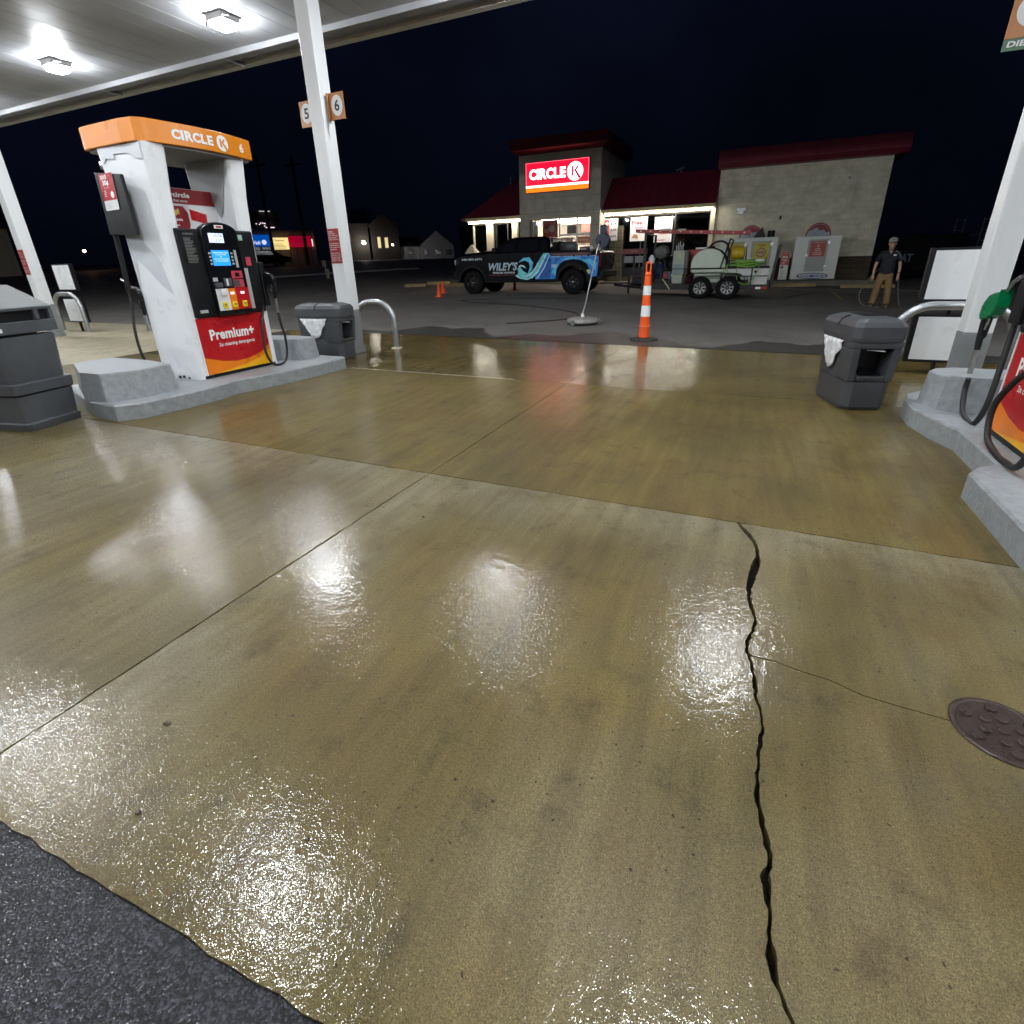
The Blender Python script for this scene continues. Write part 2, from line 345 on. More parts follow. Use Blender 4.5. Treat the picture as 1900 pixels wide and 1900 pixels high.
# concrete pad: panels with real joints
def ye(x): return 9.43-.066*x
def yep(x): return ye(x)+.02*math.sin(x*3.1)+.012*math.sin(x*11)
CRK = [(0.085,2.97,.0124),(0.138,2.859,.0358),(0.181,2.747,.0187),(0.191,2.631,.0208),(0.183,2.53,.0403),(0.167,2.406,.0362),(0.155,2.281,.0224),(0.161,2.183,.0168),(0.186,2.06,.0114),(0.179,1.981,.0122),(0.155,1.9,.0151),(0.158,1.833,.0105),(0.177,1.762,.0102),(0.188,1.677,.0137),(0.193,1.597,.0132),(0.208,1.539,.0092),(0.216,1.471,.0097),(0.208,1.411,.012),(0.203,1.335,.0099),(0.2,1.265,.0112),(0.199,1.209,.014),(0.209,1.162,.0105),(0.213,1.123,.0162),(0.225,1.081,.0172),(0.232,1.033,.0125),(0.221,.98,.0242),(0.225,.943,.0177),(0.231,.909,.0089),(0.23,.845,.011),(0.232,.813,.0239),(0.239,.77,.0173),(0.251,.752,.0079),(0.26,.728,.0111),(0.272,.711,.0098)]
#CRACKDATA
def jit(a, b, step=.07, amp=.0035, ends=True):
    a, b = Vector(a), Vector(b); n_ = max(1, int((b-a).length/step)); t = (b-a).normalized(); nn = Vector((-t.y, t.x))
    return [tuple(a+(b-a)*i/n_+nn*(rj.uniform(-amp, amp) if 0 < i else 0)) for i in range(n_)]
def outline(x0, x1, ylo, yhi):   # ylo, yhi callables
    p = []
    k = int((x1-x0)/.07)+1
    p += [(x0+(x1-x0)*i/k, ylo(x0+(x1-x0)*i/k)+rj.uniform(-.003, .003)) for i in range(k)]
    p += jit((x1, ylo(x1)), (x1, yhi(x1)))
    p += [(x1+(x0-x1)*i/k, yhi(x1+(x0-x1)*i/k)+rj.uniform(-.003, .003)) for i in range(k)]
    p += jit((x0, yhi(x0)), (x0, ylo(x0)))
    return p
def slab(name, outs, m, label, z=0.):
    s = MB()
    for p in outs:
        pts = [Vector((x, y, z)) for x, y in p]; n_ = len(pts)
        tri = tessellate_polygon([pts]); s.add(pts, [tuple(t) for t in tri])
        s.add(pts+[q-Vector((0,0,.07)) for q in pts], [(i, (i+1) % n_, (i+1) % n_+n_, i+n_) for i in range(n_)])
    return struct(name, s, m, label)
G_ = .0045
C = lambda v: (lambda x: v)
near = lambda x: .345+.0375*max(-4, min(1.5, x))+.0015*math.sin(x*9)+.0015*math.sin(x*41)
xj = [-24, -19.3, -15.0, -10.7, -6.6, -2.06, 2.15, 6.4, 10.7]
JX = [x for x in xj]
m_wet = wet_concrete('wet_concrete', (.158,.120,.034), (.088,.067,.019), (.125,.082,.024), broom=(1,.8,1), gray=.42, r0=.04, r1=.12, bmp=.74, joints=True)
m_wet2 = wet_concrete('wet_concrete_far', (.165,.123,.034), (.092,.070,.020), (.13,.083,.025), broom=(.045,1.,1), r0=.02, r1=.05, bmp=.7, film=.8)
m_wet3 = wet_concrete('wet_concrete_mid', (.168,.128,.034), (.092,.070,.019), (.135,.085,.024), broom=(.9,.7,1), r0=.04, r1=.12, bmp=.6, wet=.62, film=.3)
m_dry = wet_concrete('dry_concrete', (.44,.40,.31), (.35,.31,.235), (.38,.33,.24), wet=.15, r0=.3, r1=.6, bmp=.2)
pan_near, pan_mid, pan_far, pan_dry = [], [], [], []
for i in range(len(xj)-1):
    a, b = xj[i]+G_, xj[i+1]-G_
    dry = b < -6.7
    for k, (lo, hi) in enumerate(((near, C(2.98-G_)), (C(2.98+G_), C(6.21-G_)), (C(6.21+G_), yep))):
        if k == 0 and xj[i] == -2.06: continue
        (pan_dry if (dry and (k > 0 or a < -11)) else (pan_near, pan_mid, pan_far)[k]).append(outline(a, b, lo, hi))
# the cracked panel: left piece, right piece above and below a hairline crack
rc = random.Random(21); CR2 = []
for (xa, ya, wa), (xb, yb, wb) in zip(CRK, CRK[1:]):
    k = max(1, int((ya-yb)/.016))
    for i in range(k): f_ = i/k; CR2.append((xa+(xb-xa)*f_+(rc.uniform(-.003, .003) if i else 0), ya+(yb-ya)*f_, max(.006, wa+(wb-wa)*f_+rc.uniform(-.0035, .004))))
CRK = CR2+[CRK[-1]]
L_ = [(x-w/2, y) for x, y, w in CRK]; R_ = [(x+w/2, y) for x, y, w in CRK]
top_y, x0, x1 = 2.98-G_, -2.06+G_, 2.15-G_
ext = [(.275,.63,.012),(.29,.53,.016),(.30,.42,.01)]
L_ += [(x-w/2, y) for x, y, w in ext]; R_ += [(x+w/2, y) for x, y, w in ext]
xe_ = .31
def nearline(xa, xb):
    k = int(abs(xb-xa)/.07)+1
    return [(xa+(xb-xa)*i/k, near(xa+(xb-xa)*i/k)+rj.uniform(-.003, .003)) for i in range(k+1)]
left = nearline(x0, xe_-.006) + L_[::-1] + [(L_[0][0], top_y)] + jit((L_[0][0]-.02, top_y), (x0, top_y)) + jit((x0, top_y), (x0, near(x0)))
HL = [(.180,1.818),(.262,1.819),(.353,1.799),(.44,1.792),(.536,1.755),(.63,1.748),(.721,1.744),(.786,1.741),(1.1,1.70),(1.5,1.62),(x1,1.55)]
iu = next(i for i, q in enumerate(R_) if q[1] < 1.82)
right_up = [(q[0], q[1]+.0022) for q in HL] + jit((x1, 1.56), (x1, top_y)) + jit((x1, top_y), (R_[0][0], top_y)) + R_[:iu]
right_dn = R_[iu:][::1] + nearline(xe_+.006, x1) + [(x1, HL[-1][1]-.0022)] + [(q[0], q[1]-.0022) for q in HL[:-1]][::-1]
pan_near += [left, right_up, right_dn]
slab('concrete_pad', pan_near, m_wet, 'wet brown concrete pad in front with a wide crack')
slab('middle_concrete_pad', pan_mid, m_wet3, 'wet brown concrete slabs between the two pump islands')
slab('far_concrete_pad', pan_far, m_wet2, 'wet concrete slabs along the car park edge with coloured reflections')
slab('dry_concrete_pad', pan_dry, m_dry, 'pale dry concrete slabs beyond the left pump island')
jb = MB(); jb.add([(-24,.36,-.06),(10.7,.36,-.06),(10.7,ye(10.7)-.05,-.06),(-24,ye(-24)-.05,-.06)], [(0,1,2,3)])
struct('joint_filler', jb, TAR, 'dark wet filler down in the concrete joints and crack')
js = MB(); rs_ = random.Random(8); k = 60; a = []; b = []
for i in range(k+1):
    x = -5.55+2.75*i/k; w = .013+rs_.uniform(-.004, .004); a.append((x, 6.21+w, .004)); b.append((x, 6.21-w, .004))
js.add(a+b, [(i, i+1, k+2+i, k+1+i) for i in range(k)])
struct('joint_sealant', js, mat('pale_sealant', (.34,.31,.24), .7, var=.3, vs=20), 'pale sealant along the cross joint beyond the left pump island')
# the dark wet strip of asphalt just past the pad
ws = MB(); k = 120; a = []; b = []
for i in range(k+1):
    x = -9.5+16*i/k; y0 = ye(x)-.02; y1 = ye(x)+.75+.35*math.sin(x*1.7)+.22*math.sin(x*4.3+1)+.1*math.sin(x*13)
    if x < -7: y1 = y0+(y1-y0)*max(.05, (x+9.5)/2.5)
    a.append((x, y0, max(zt(x, y0), zt(x, 9.9)*0)+.006+max(0, (y0-9.4)*.0))); b.append((x, y1, zt(x, y1)+.007))
ws.add(a+b, [(i, i+1, k+2+i, k+1+i) for i in range(k)])
struct('wet_asphalt_strip', ws, asphalt_mat('wet_strip', (.030,.028,.025), (.055,.051,.046), .55, .5, .6, 60, .35), 'dark wet strip of asphalt along the far concrete edge')
# ================================================================== CANOPY
CZ = 5.2
X0, X1, Y0, Y1 = -23.5, 12.5, -6.5, 9.25
SOFF = mat('soffit_white', (.40,.41,.435), .5, var=.07, dirt=.1, vs=1.5)
cp = thing('fuel_canopy', 'white panelled fuel canopy overhead at the upper left', 'canopy', (-6.5, 2, CZ))
s_ = MB(); x = X0+.25
while x < X1-.25:
    s_.box(x, min(x+.395, X1-.25), Y0+.25, Y1-.62, CZ, CZ+.05); x += .405
s_.build('soffit', SOFF, cp, world=True)
s_ = MB(); s_.box(X0, X1, Y0, Y1, CZ+.06, CZ+.9); s_.build('deck', mat('canopy_deck', (.3,.3,.3), .6), cp, world=True)
s_ = MB()
for y in (Y1-.62, Y0+.05): s_.box(X0+.2, X1-.2, y+.004, y+.2, CZ-.09, CZ+.058)
s_.build('gutter', mat('gutter_grey', (.26,.265,.28), .55, var=.12), cp, .012, True)
s_ = MB(); s_.box(X0, X1, Y1-.40, Y1-.14, CZ-.03, CZ+.058); s_.build('edge_tray', GALV, cp, .01, True)
s_ = MB(); s_.box(X0, X1, Y1-.13, Y1+.03, CZ-.07, CZ+.95); s_.box(X0, X1, Y0-.03, Y0+.04, CZ-.07, CZ+.95); s_.box(X0-.03, X0-.002, Y0+.05, Y1-.14, CZ-.07, CZ+.95); s_.box(X1+.002, X1+.03, Y0+.05, Y1-.14, CZ-.07, CZ+.95)
s_.build('fascia', mat('fascia_white', (.62,.62,.62), .45), cp, .008, True)
for x in (-13.6, -9.75, -1.3, 3.0): s_ = MB(); s_.box(x, x+.012, Y1-.61, Y1-.13, CZ-.095, CZ-.031); s_.build('edge_seam', mat('seam_grey', (.2,.2,.2), .6), cp, world=True)
LM = emit('lamp_lens', (.93,.97,1.), LENS)
def canopy_light(x, y, label):
    t = thing('canopy_light', label, 'ceiling light', (x, y, CZ), 0, 'square lamps under the canopy')
    m = MB(); m.box(-.20,.20,-.20,.20,-.012,-.001); m.build('mounting_plate', GALV, t, .003)
    m = MB(); m.hexa([(-.165,-.165,-.09),(.165,-.165,-.09),(.165,.165,-.09),(-.165,.165,-.09)], [(-.18,-.18,-.013),(.18,-.18,-.013),(.18,.18,-.013),(-.18,.18,-.013)]); m.build('housing', WHITE, t, .006)
    m = MB(); m.hexa([(-.13,-.13,-.165),(.13,-.13,-.165),(.13,.13,-.165),(-.13,.13,-.165)], [(-.15,-.15,-.092),(.15,-.15,-.092),(.15,.15,-.092),(-.15,.15,-.092)]); m.build('lens', LM, t)
    for sx in (-1, 1): m = MB(); m.tube([(sx*.17,-.17,-.06),(sx*.36,-.02,-.075)], .008, 6); m.build('bracket_arm', CHROME, t)
    return t
lamp_x = [-21.6,-17.2,-12.8,-8.4,-3.98,.25,4.8,9.2]
seen = {(-12.8, 7.45): 'bright square lamp in the canopy above the orange topped pump, left one', (-8.4, 7.6): 'bright square lamp in the canopy beside the white column with 5 and 6 plates'}
first = None
for j, y in enumerate((7.5, 2.0, -3.5)):
    for x in lamp_x:
        yy = y+(-.05 if x == -12.8 and j == 0 else .1 if x == -8.4 and j == 0 else .4 if x in (-3.98, .25) and j == 0 else .05)
        lab = None
        if j == 0: lab = {-12.8: seen[(-12.8,7.45)], -8.4: seen[(-8.4,7.6)]}.get(x)
        lab = lab or 'square canopy lamp overhead out of view, mirrored in the wet concrete'
        if first is None: first = canopy_light(x, yy, lab)
        else: dup(first, (x, yy, CZ), None, lab)
# ------------------------------------------------------------------ columns
REDNOTE = mat('red_notice', (.30,.012,.02), .4, var=.05)
def column(x, y, label, gz_=.74, notice=None, w=.25):
    t = thing('canopy_column', label, 'column', (x, y, 0), 0, 'white square canopy columns')
    h = w/2
    m = MB(); m.box(-h,h,-h,h, gz_, CZ+.05); m.build('shaft', WHITE, t, .012)
    m = MB(); m.box(-h-.002,h+.002,-h-.002,h+.002, .1, gz_); m.box(-h-.02,h+.02,-h-.02,h+.02, .0, .1); m.build('painted_base', GREYP, t, .012)
    m = MB()
    for z in (1.35, 1.62): m.box(h-.02, h+.006, -h+.02, h-.02, z, z+.012)
    m.build('band_seam', WHITE, t, .003)
    if notice:
        z0, z1 = notice
        m = MB(); plate(m, (-h+.012, -h-.001, z0), (1,0,0), (0,0,1), w-.024, z1-z0, .003); nt_ = m.build('red_notice', REDNOTE, t)
        m = MB(); o = Vector((-h+.025, -h-.004, z0+.03)); H_ = z1-z0-.06
        txt = ['WARNING', 'No smoking', 'Turn off engine', 'Do not leave', 'pump unattended', '', 'It is unlawful to', 'dispense gasoline', 'into unapproved', 'containers', '', 'Static electricity', 'explosion hazard', 'Do not re-enter', 'vehicle while', 'gasoline is pumping']
        for i, s0 in enumerate(txt):
            if s0: letter(m, s0, o+Vector((0,0,H_*(1-(i+.9)/len(txt)))), (1,0,0), (0,0,1), min(.2, .0135*len(s0)), H_/len(txt)*.62, .002, .01)
        m.build('notice_lettering', LETW, nt_)
    return t
column(-6.505, 7.43, 'white column with 5 and 6 plates and a red notice, beside the hoop bollard', .74, (1.50, 2.03))
column(-16.05, 7.43, 'farthest left white canopy column, half hidden by the big grey bin', .76, (1.45, 2.0))
column(2.255, 7.43, 'white canopy column at the right, behind the green nozzle', .61)
# number plates on the columns
def number_sign(name, label, x, y, z, s, num, flip=1, diesel=False, w=.27, h=.345):
    t = thing(name, label, 'number sign', (x, y, z))
    m = MB(); m.box(0, w, -.004, .004, 0, h); m.box(-.012 if flip > 0 else w, 0 if flip > 0 else w+.012, -.05, .05, 0, h); m.build('sign_plate', ORANGED, t, .003)
    m = MB(); poly(m, (w/2, -.0045, h*.52), (1,0,0), (0,0,1), circ(0, 0, w*.39, 28, ry=h*.39), .002); d = m.build('white_disc', CARDW, t)
    m = MB(); letter(m, num, (w/2-w*.17, -.0075, h*.31), (1,0,0), (0,0,1), w*.34, h*.42, .002, .025); m.build('numeral', LETB, d)
    return t
number_sign('number_sign', 'orange plate with the number 6 in a white disc', -6.33, 7.44, 3.53, 1, '6')
number_sign('number_sign', 'orange plate with the number 5 in a white disc, partly behind its column', -7.0, 7.50, 3.51, 1, '5', -1)
number_sign('number_sign', 'orange number plate on the farthest column, cut by the picture side', -16.2, 7.28, 3.68, 1, '4')
t = thing('number_sign', 'orange number plate with a green diesel strip, cut by the top right corner', 'number sign', (1.79, 7.40, 3.17))
m = MB(); m.box(0, .33, -.004, .004, .095, .50); m.build('sign_plate', ORANGED, t, .003)
m = MB(); poly(m, (.165, -.0045, .30), (1,0,0), (0,0,1), circ(0, 0, .125, 28, ry=.13), .002); d = m.build('white_disc', CARDW, t)
m = MB(); letter(m, '2', (.125, -.0075, .235), (1,0,0), (0,0,1), .085, .13, .002, .015); m.build('numeral', LETB, d)
m = MB(); m.box(0, .33, -.005, .005, 0, .094); gp = m.build('diesel_strip', mat('diesel_green', (.06,.15,.085), .4), t, .002)
m = MB(); letter(m, 'DIESEL', (.03, -.0055, .028), (1,0,0), (0,0,1), .27, .048, .002, .03, .12); m.build('strip_lettering', CARDW, gp)
# ------------------------------------------------------------------ pump islands
def island(name, label, cx, outline_pts, blocks):
    t = thing(name, label, 'pump island', (cx, 4.6, 0))
    def ring(pts, z, sc=0): return [Vector((x-cx, y-4.6, z)) for x, y in pts]
    n_ = len(outline_pts); c0 = (sum(p[0] for p in outline_pts)/n_, sum(p[1] for p in outline_pts)/n_)
    ins = [(x+(c0[0]-x)*.018, y+(c0[1]-y)*.012) for x, y in outline_pts]
    m = MB(); m.loft([ring(outline_pts, 0), ring(outline_pts, .155), ring(ins, .172)]); m.build('island_kerb', GREYC, t)
    for b in blocks:
        top = [(x+(sum(p[0] for p in b)/len(b)-x)*.06, y+(sum(p[1] for p in b)/len(b)-y)*.06) for x, y in b]
        m = MB(); m.loft([ring(b, .17), ring(top, .455), ring([(x+(cx-x)*.02, y) for x, y in top], .468)]); m.build('end_block', GREYC, t, .012)
    return t
def dogbone(cx, w, wm, y0, y1, n_=10):
    """rounded lobes at both ends and a narrower waist, as painted pump islands have"""
    p = []
    for i in range(n_+1):
        a = -PI/2+PI/2*i/n_*1.0; p.append((cx+w*(1-.38*(1-math.cos(a))**1.4), y0+.42*(1+math.sin(a))))
    p += [(cx+w, y0+1.0), (cx+w*.98, y0+1.2), (cx+wm, y0+1.36), (cx+wm, y1-1.36), (cx+w*.98, y1-1.15), (cx+w, y1-.95)]
    for i in range(n_+1):
        a = PI/2*i/n_; p.append((cx+w*(1-.38*(1-math.cos(a))**1.4), y1-.42*(1-math.sin(a))))
    q = [(2*cx-x, y) for x, y in p]
    return p+q[::-1]
lo = [(-5.95,3.03),(-5.80,3.2),(-5.74,3.7),(-5.74,4.15),(-5.80,4.36),(-5.66,5.0),(-5.62,5.5),(-5.60,6.14),(-5.66,6.22),(-7.6,6.22),(-7.66,6.1),(-7.55,4.6),(-7.66,4.1),(-7.6,3.45),(-7.4,3.36),(-6.4,3.06)]
island('pump_island', 'grey painted concrete island under the orange topped pump', -6.62, lo,
       [[(-5.99,3.40),(-6.14,3.08),(-6.50,3.07),(-7.30,3.42),(-7.36,3.62),(-7.3,3.88),(-6.6,3.90),(-5.99,3.80)], [(-6.06,6.0),(-6.06,6.12),(-6.5,6.16),(-7.2,6.05),(-7.3,5.9),(-7.2,5.72),(-6.5,5.66),(-6.1,5.78)]])
ro = [(1.37,2.0),(1.36,3.86),(1.44,3.98),(1.57,4.08),(1.57,4.86),(1.47,5.15),(1.40,5.5),(1.41,5.86),(1.47,6.1),(1.62,6.26),(1.9,6.33),(2.6,6.33),(2.85,6.1),(2.9,5.5),(2.7,4.9),(2.72,4.1),(2.95,3.8),(2.95,2.0),(2.7,1.75),(1.6,1.75)]
island('pump_island', 'grey painted concrete island at the right edge beside the green nozzle', 2.15, ro,
       [[(1.47,5.72),(1.49,5.60),(1.56,5.48),(1.75,5.41),(2.5,5.41),(2.68,5.55),(2.7,5.75),(2.5,5.92),(1.7,5.92),(1.54,5.84)]])
# ------------------------------------------------------------------ fuel dispensers
def tube_hose(parent, name, pts, r=.0165, m_=None):
    mm = MB(); P = [Vector(p) for p in pts]; out = []
    for i in range(len(P)-1):
        p0, p1, p2, p3 = P[max(i-1,0)], P[i], P[i+1], P[min(i+2,len(P)-1)]
        for k in range(6):
            s = k/6; out.append(.5*((2*p1)+(-p0+p2)*s+(2*p0-5*p1+4*p2-p3)*s*s+(-p0+3*p1-3*p2+p3)*s**3))
    out.append(P[-1]); mm.tube(out, r, 10); return mm.build(name, m_ or RUBBER, parent)
def nozzle(parent, o, col, d=1, along=False):
    """hand nozzle hung in its boot; spout points up and inwards (-x), body faces +x"""
    o = Vector(o); t = (lambda *p: tuple(o+Vector((p[1]*1.3, -p[0]*1.35, p[2]*1.35)))) if along else (lambda *p: tuple(o+Vector((p[0], p[1]*d, p[2]))))
    m = MB(); m.loft([[t(a, -.03, z), t(a, .03, z), t(a, .03, z2), t(a, -.03, z2)] for a, z, z2 in ((.115,-.01,.05),(.10,-.03,.08),(.06,-.02,.115),(0,-.01,.13),(-.05,.01,.135),(-.085,.06,.15))])
    b = m.build('nozzle', col, parent, .014, seg=3)
    m = MB(); m.tube([t(.085,0,.05), t(.095,0,-.05), t(.085,0,-.15), t(.075,0,-.2)], [.03,.026,.024,.02], 10); m.tube([t(.02,0,.07), t(.005,0,-.02), t(.02,0,-.11), t(.08,0,-.15)], .009, 8); m.build('grip', BLACK, b)
    m = MB(); m.tube([t(.05,0,.06), t(.045,0,-.02), t(.06,0,-.08)], .006, 6); m.build('trigger', STEEL, b)
    m = MB(); m.tube([t(-.07,0,.13), t(-.13,0,.19), t(-.2,0,.22)], .012, 10); m.build('spout', STEEL, b)
    m = MB(); q_ = t(.073,0,-.2); m.lathe([(.019,0),(.022,-.04),(.016,-.05),(.02,-.07),(.02,-.11),(.015,-.13),(.018,-.15),(.018,-.19)], 12, q_); m.build('swivel', STEEL, b)
    return b
GREYD = mat('grey_swoosh', (.33,.34,.35), .4, var=.06)
def dispenser(label, loc, rz, diesel=False):
    t = thing('fuel_dispenser', label, 'fuel pump', loc, rz, 'fuel pumps')
    # twin end pillars: front plane x=0, back x=-.74, along y 0..1.22
    for k, (ya, yb) in enumerate(((0,.20),(1.02,1.22))):
        def sec(z, xf, xb, fl): return [(xf-.03, ya-fl, z), (xf, ya+.03-fl, z), (xf, yb-.03+fl, z), (xf-.03, yb+fl, z), (xb+.03, yb+fl, z), (xb, yb-.03+fl, z), (xb, ya+.03-fl, z), (xb+.03, ya-fl, z)]
        m = MB(); m.loft([sec(0,.0,-.73,0), sec(.8,.0,-.73,0), sec(1.7,.0,-.73,.004), sec(2.1,.02,-.73,.012), sec(2.56,.07,-.76,.03)]); p = m.build('pillar', WHITE2, t, .008)
        # grey swoosh wrap on the faces that look along the pump
        for face in (0, 1):
            yy = (ya-.002, yb+.002)[face]; sg = (-1, 1)[face]
            m = MB(); u = (1,0,0) if face == 0 else (-1,0,0); o = (-.70 if face == 0 else -.03, yy+sg*.036, 0)
            if k == 1 and face == 0:
                poly(m, (o[0], ya-.034, 2.06), u, (0,0,1), [(.02,.0),(.20,.13),(.36,.02),(.44,-.16),(.50,-.10),(.60,.16),(.70,.40),(.74,.5),(.02,.5)], .003)
                m.build('grey_swoosh', GREYD, p)
            elif k == 0 and face == 0:
                poly(m, (o[0], ya-.034, 2.28), u, (0,0,1), [(.03,.12),(.10,.17),(.24,.15),(.25,.20),(.50,.19),(.62,.13),(.72,.12),(.72,.27),(.0,.27)], .003)
                m.build('grey_swoosh', MATS.get('pale_swoosh') or mat('pale_swoosh', (.60,.63,.67), .35, var=.04), p); m = MB()
                poly(m, (o[0], ya-.0045, .9), u, (0,0,1), [(.02,.1),(.10,.52),(.28,.38),(.44,.22),(.60,.12),(.52,.5),(.30,.72),(.12,.95),(.02,1.0)], .002)
                m.build('grey_swoosh', mat('pale_swoosh', (.60,.63,.67), .35, var=.04), p)
    m = MB(); m.box(-.70,-.04,.205,1.015,.02,.76); m.build('cabinet', BLACK, t, .006)
    m = MB(); m.box(-.62,-.10,.205,1.015,.76,1.72); m.build('meter_housing', BLACK, t, .006)
    # topper
    pts = [(-.96,-.02),(-.88,-.045),(-.2,-.07),(0.0,-.05),(.07,.02)]
    pts += [(.085+.09*math.sin(PI*i/16), .06+1.27*i/16) for i in range(17)]
    pts += [(.07,1.37),(0.0,1.39),(-.9,1.37)] + [(-.99-.05*math.sin(PI*i/8), 1.34-1.32*i/8) for i in range(9)]
    m = MB(); m.prism([(x, y, 2.56) for x, y in pts], (0,0,.215)); tp = m.build('topper', ORANGE, t, .006)
    m = MB(); m.prism([((x+.45)*.93-.45, .67+(y-.67)*.95, 2.535) for x, y in pts], (0,0,.03)); m.build('topper_underside', mat('underside_grey', (.2,.2,.2), .6), tp)
    fx = lambda y: .085+.09*math.sin(PI*min(1, max(0, (y-.06)/1.27)))+.003
    def bowed(mb): mb.v = [(v[0]+fx(v[1]), v[1], v[2]) for v in mb.v]; return mb
    m = MB()
    for i, c in enumerate('CIRCLE'):
        w_ = (.09,.03,.088,.09,.07,.072)[i]; y_ = (.28,.376,.418,.505,.602,.682)[i]
        letter(m, c, (0, y_, 2.615), (0,1,0), (0,0,1), w_, .098, .002, .05)
    bowed(m).build('topper_lettering', LETW, tp)
    m = MB(); letter(m, '6' if not diesel else '1', (0, 1.15, 2.612), (0,1,0), (0,0,1), .07, .10, .002, .04); bowed(m).build('topper_numeral', LETW, tp)
    m = MB(); poly(m, (0,.885,2.662), (0,1,0), (0,0,1), circ(0,0,.083), .002); bowed(m).build('emblem_disc', LETW, tp)
    m = MB(); r = .083
    for q in ([(-.42,-.5),(-.18,-.5),(-.18,.55),(-.42,.55)], [(-.2,0),(.28,.55),(.55,.55),(.08,.02)], [(-.1,.12),(.1,.18),(.74,-.66),(.50,-.86)]):
        poly(m, (0,.885,2.662), (0,1,0), (0,0,1), [(a*r, b*r) for a, b in q], .004+.0004*len(m.f)/6)
    bowed(m).build('emblem_letter', ORANGE, tp)
    # advert between the pillars
    m = MB(); m.box(-.36,-.34,.21,1.01,1.73,2.20); ad = m.build('advert_panel', CARDW, t, .01)
    m = MB(); plate(m, (-.339,.212,2.03), (0,1,0), (0,0,1), .79,.165,.002); poly(m, (-.339,.212,1.735), (0,1,0), (0,0,1), [(0,0),(.36,0),(.39,.07),(.39,.2),(.34,.27),(0,.27)], .002); m.build('advert_red', REDD, ad)
    m = MB(); letter(m, 'innercircle', (-.336,.25,2.10), (0,1,0), (0,0,1), .42,.055,.002,.04); letter(m, 'the card that saves', (-.336,.27,2.05), (0,1,0), (0,0,1), .36,.03,.002,.01)
    letter(m, 'gallon', (-.336,.25,1.83), (0,1,0), (0,0,1), .26,.045,.002,.04); lines(m, (-.336,.26,1.75), (0,1,0), (0,0,1), .25,.06,2,.002,.3,3); m.build('advert_lettering', LETW, ad)
    m = MB(); letter(m, '10\u00a2', (-.336,.29,1.90), (0,1,0), (0,0,1), .20,.08,.002,.05); m.build('price_lettering', mat('gold_lettering', (.7,.5,.12), .4), ad)
    m = MB(); poly(m, (-.339,.63,1.80), (0,1,0), (0,0,1), [(.0,.06),(.21,.02),(.22,.13),(.0,.18)], .003); m.build('pictured_card', RED, ad)
    # control console
    m = MB(); m.box(-.30,.035,.115,1.17,.735,1.735); con = m.build('console', BLACK, t, .02, seg=3)
    a = [(.40,.74),(.90,.74),(.90,1.66)] + [(.645+.255*math.cos(PI*i/12), 1.70+.115*math.sin(PI*i/12)) for i in range(1, 12)] + [(.39,1.66)]
    m = MB(); m.prism([(.0, y, z) for y, z in a], (.085,0,0)); m.build('console_centre', BLACKM, con, .012, seg=3)
    X = .0865; u, v = (0,1,0), (0,0,1)
    def pl(name, y0, z0, y1, z1, mt, x=X, bev=0): m = MB(); plate(m, (x,y0,z0), u, v, y1-y0, z1-z0, .004); return m.build(name, mt, t, bev)
    lcd = pl('price_display', .48,1.585,.68,1.69, emit('lcd_white', (.62,.70,1.0), 1.0))
    m = MB(); letter(m, '10.00', (X+.0045,.545,1.645), u, v, .12,.035,.001,0); letter(m, '3.371', (X+.0045,.565,1.597), u, v, .10,.03,.001,0); m.build('display_digits', mat('lcd_ink', (.12,.14,.3), .5), lcd)
    sc = pl('screen', .47,1.325,.71,1.50, emit('screen_blue', (.02,.30,.95), .9))
    m = MB()
    for i, s0 in enumerate(('Please insert card', 'or pay inside', 'or', 'use the mobile app', 'to start fueling')): letter(m, s0, (X+.0045, .59-.0055*len(s0), 1.467-.024*i), u, v, .011*len(s0), .013, .001, .01)
    m.build('screen_lettering', emit('screen_text', (.8,.9,1.), 1.0), sc)
    for side in (.43, .735):
        m = MB()
        for i in range(4): plate(m, (X, side, 1.335+.04*i), u, v, .028, .022, .006)
        m.build('soft_keys', CARDG, t)
    pl('instruction_strip', .785,1.30,.82,1.505, CARDG)
    pl('receipt_label', .41,1.145,.475,1.19, CARDG); 
    m = MB(); plate(m, (X,.415,1.075), u, v, .1,.055,.03); plate(m, (X,.55,1.08), u, v, .11,.10,.02); m.build('card_reader', DGREY, t, .006)
    m = MB(); plate(m, (X+.021,.575,1.09), u, v, .025,.08,.004); m.build('card_slot', CARDW, t)
    pk = mat('pink_red_label', (.5,.05,.08), .4)
    r1 = pl('contactless_pad', .685,1.172,.845,1.262, pk); m = MB(); plate(m, (X+.004,.735,1.195), u, v, .06,.045,.006); m.build('pad_window', BLACK, r1)
    r2 = pl('keypad_panel', .685,1.065,.845,1.16, pk); m = MB(); plate(m, (X+.004,.69,1.08), u, v, .085,.07,.006); m.build('keypad', DGREY, r2)
    for nm, y0, y1, mt, num in (('regular_panel',.415,.585,CARDW,'87'),('midgrade_panel',.586,.69,mat('orange_label', (.75,.2,.01), .35),'89'),('premium_panel',.691,.885,RED,'93')):
        p = pl(nm, y0, .80, y1, 1.06, mt)
        yc = (y0+y1)/2
        m = MB(); plate(m, (X+.004, yc-.035, .825), u, v, .07, .075, .014); b = m.build('grade_button', YELB, p, .01)
        m = MB(); letter(m, num, (X+.0185, yc-.018, .85), u, v, .036, .03, .001, .02); m.build('button_numeral', LETB, b)
        m = MB(); plate(m, (X+.004, yc-.028, .985), u, v, .056, .03, .004); m.build('price_window', emit('price_glow', (1.,.72,.75), .9), p)
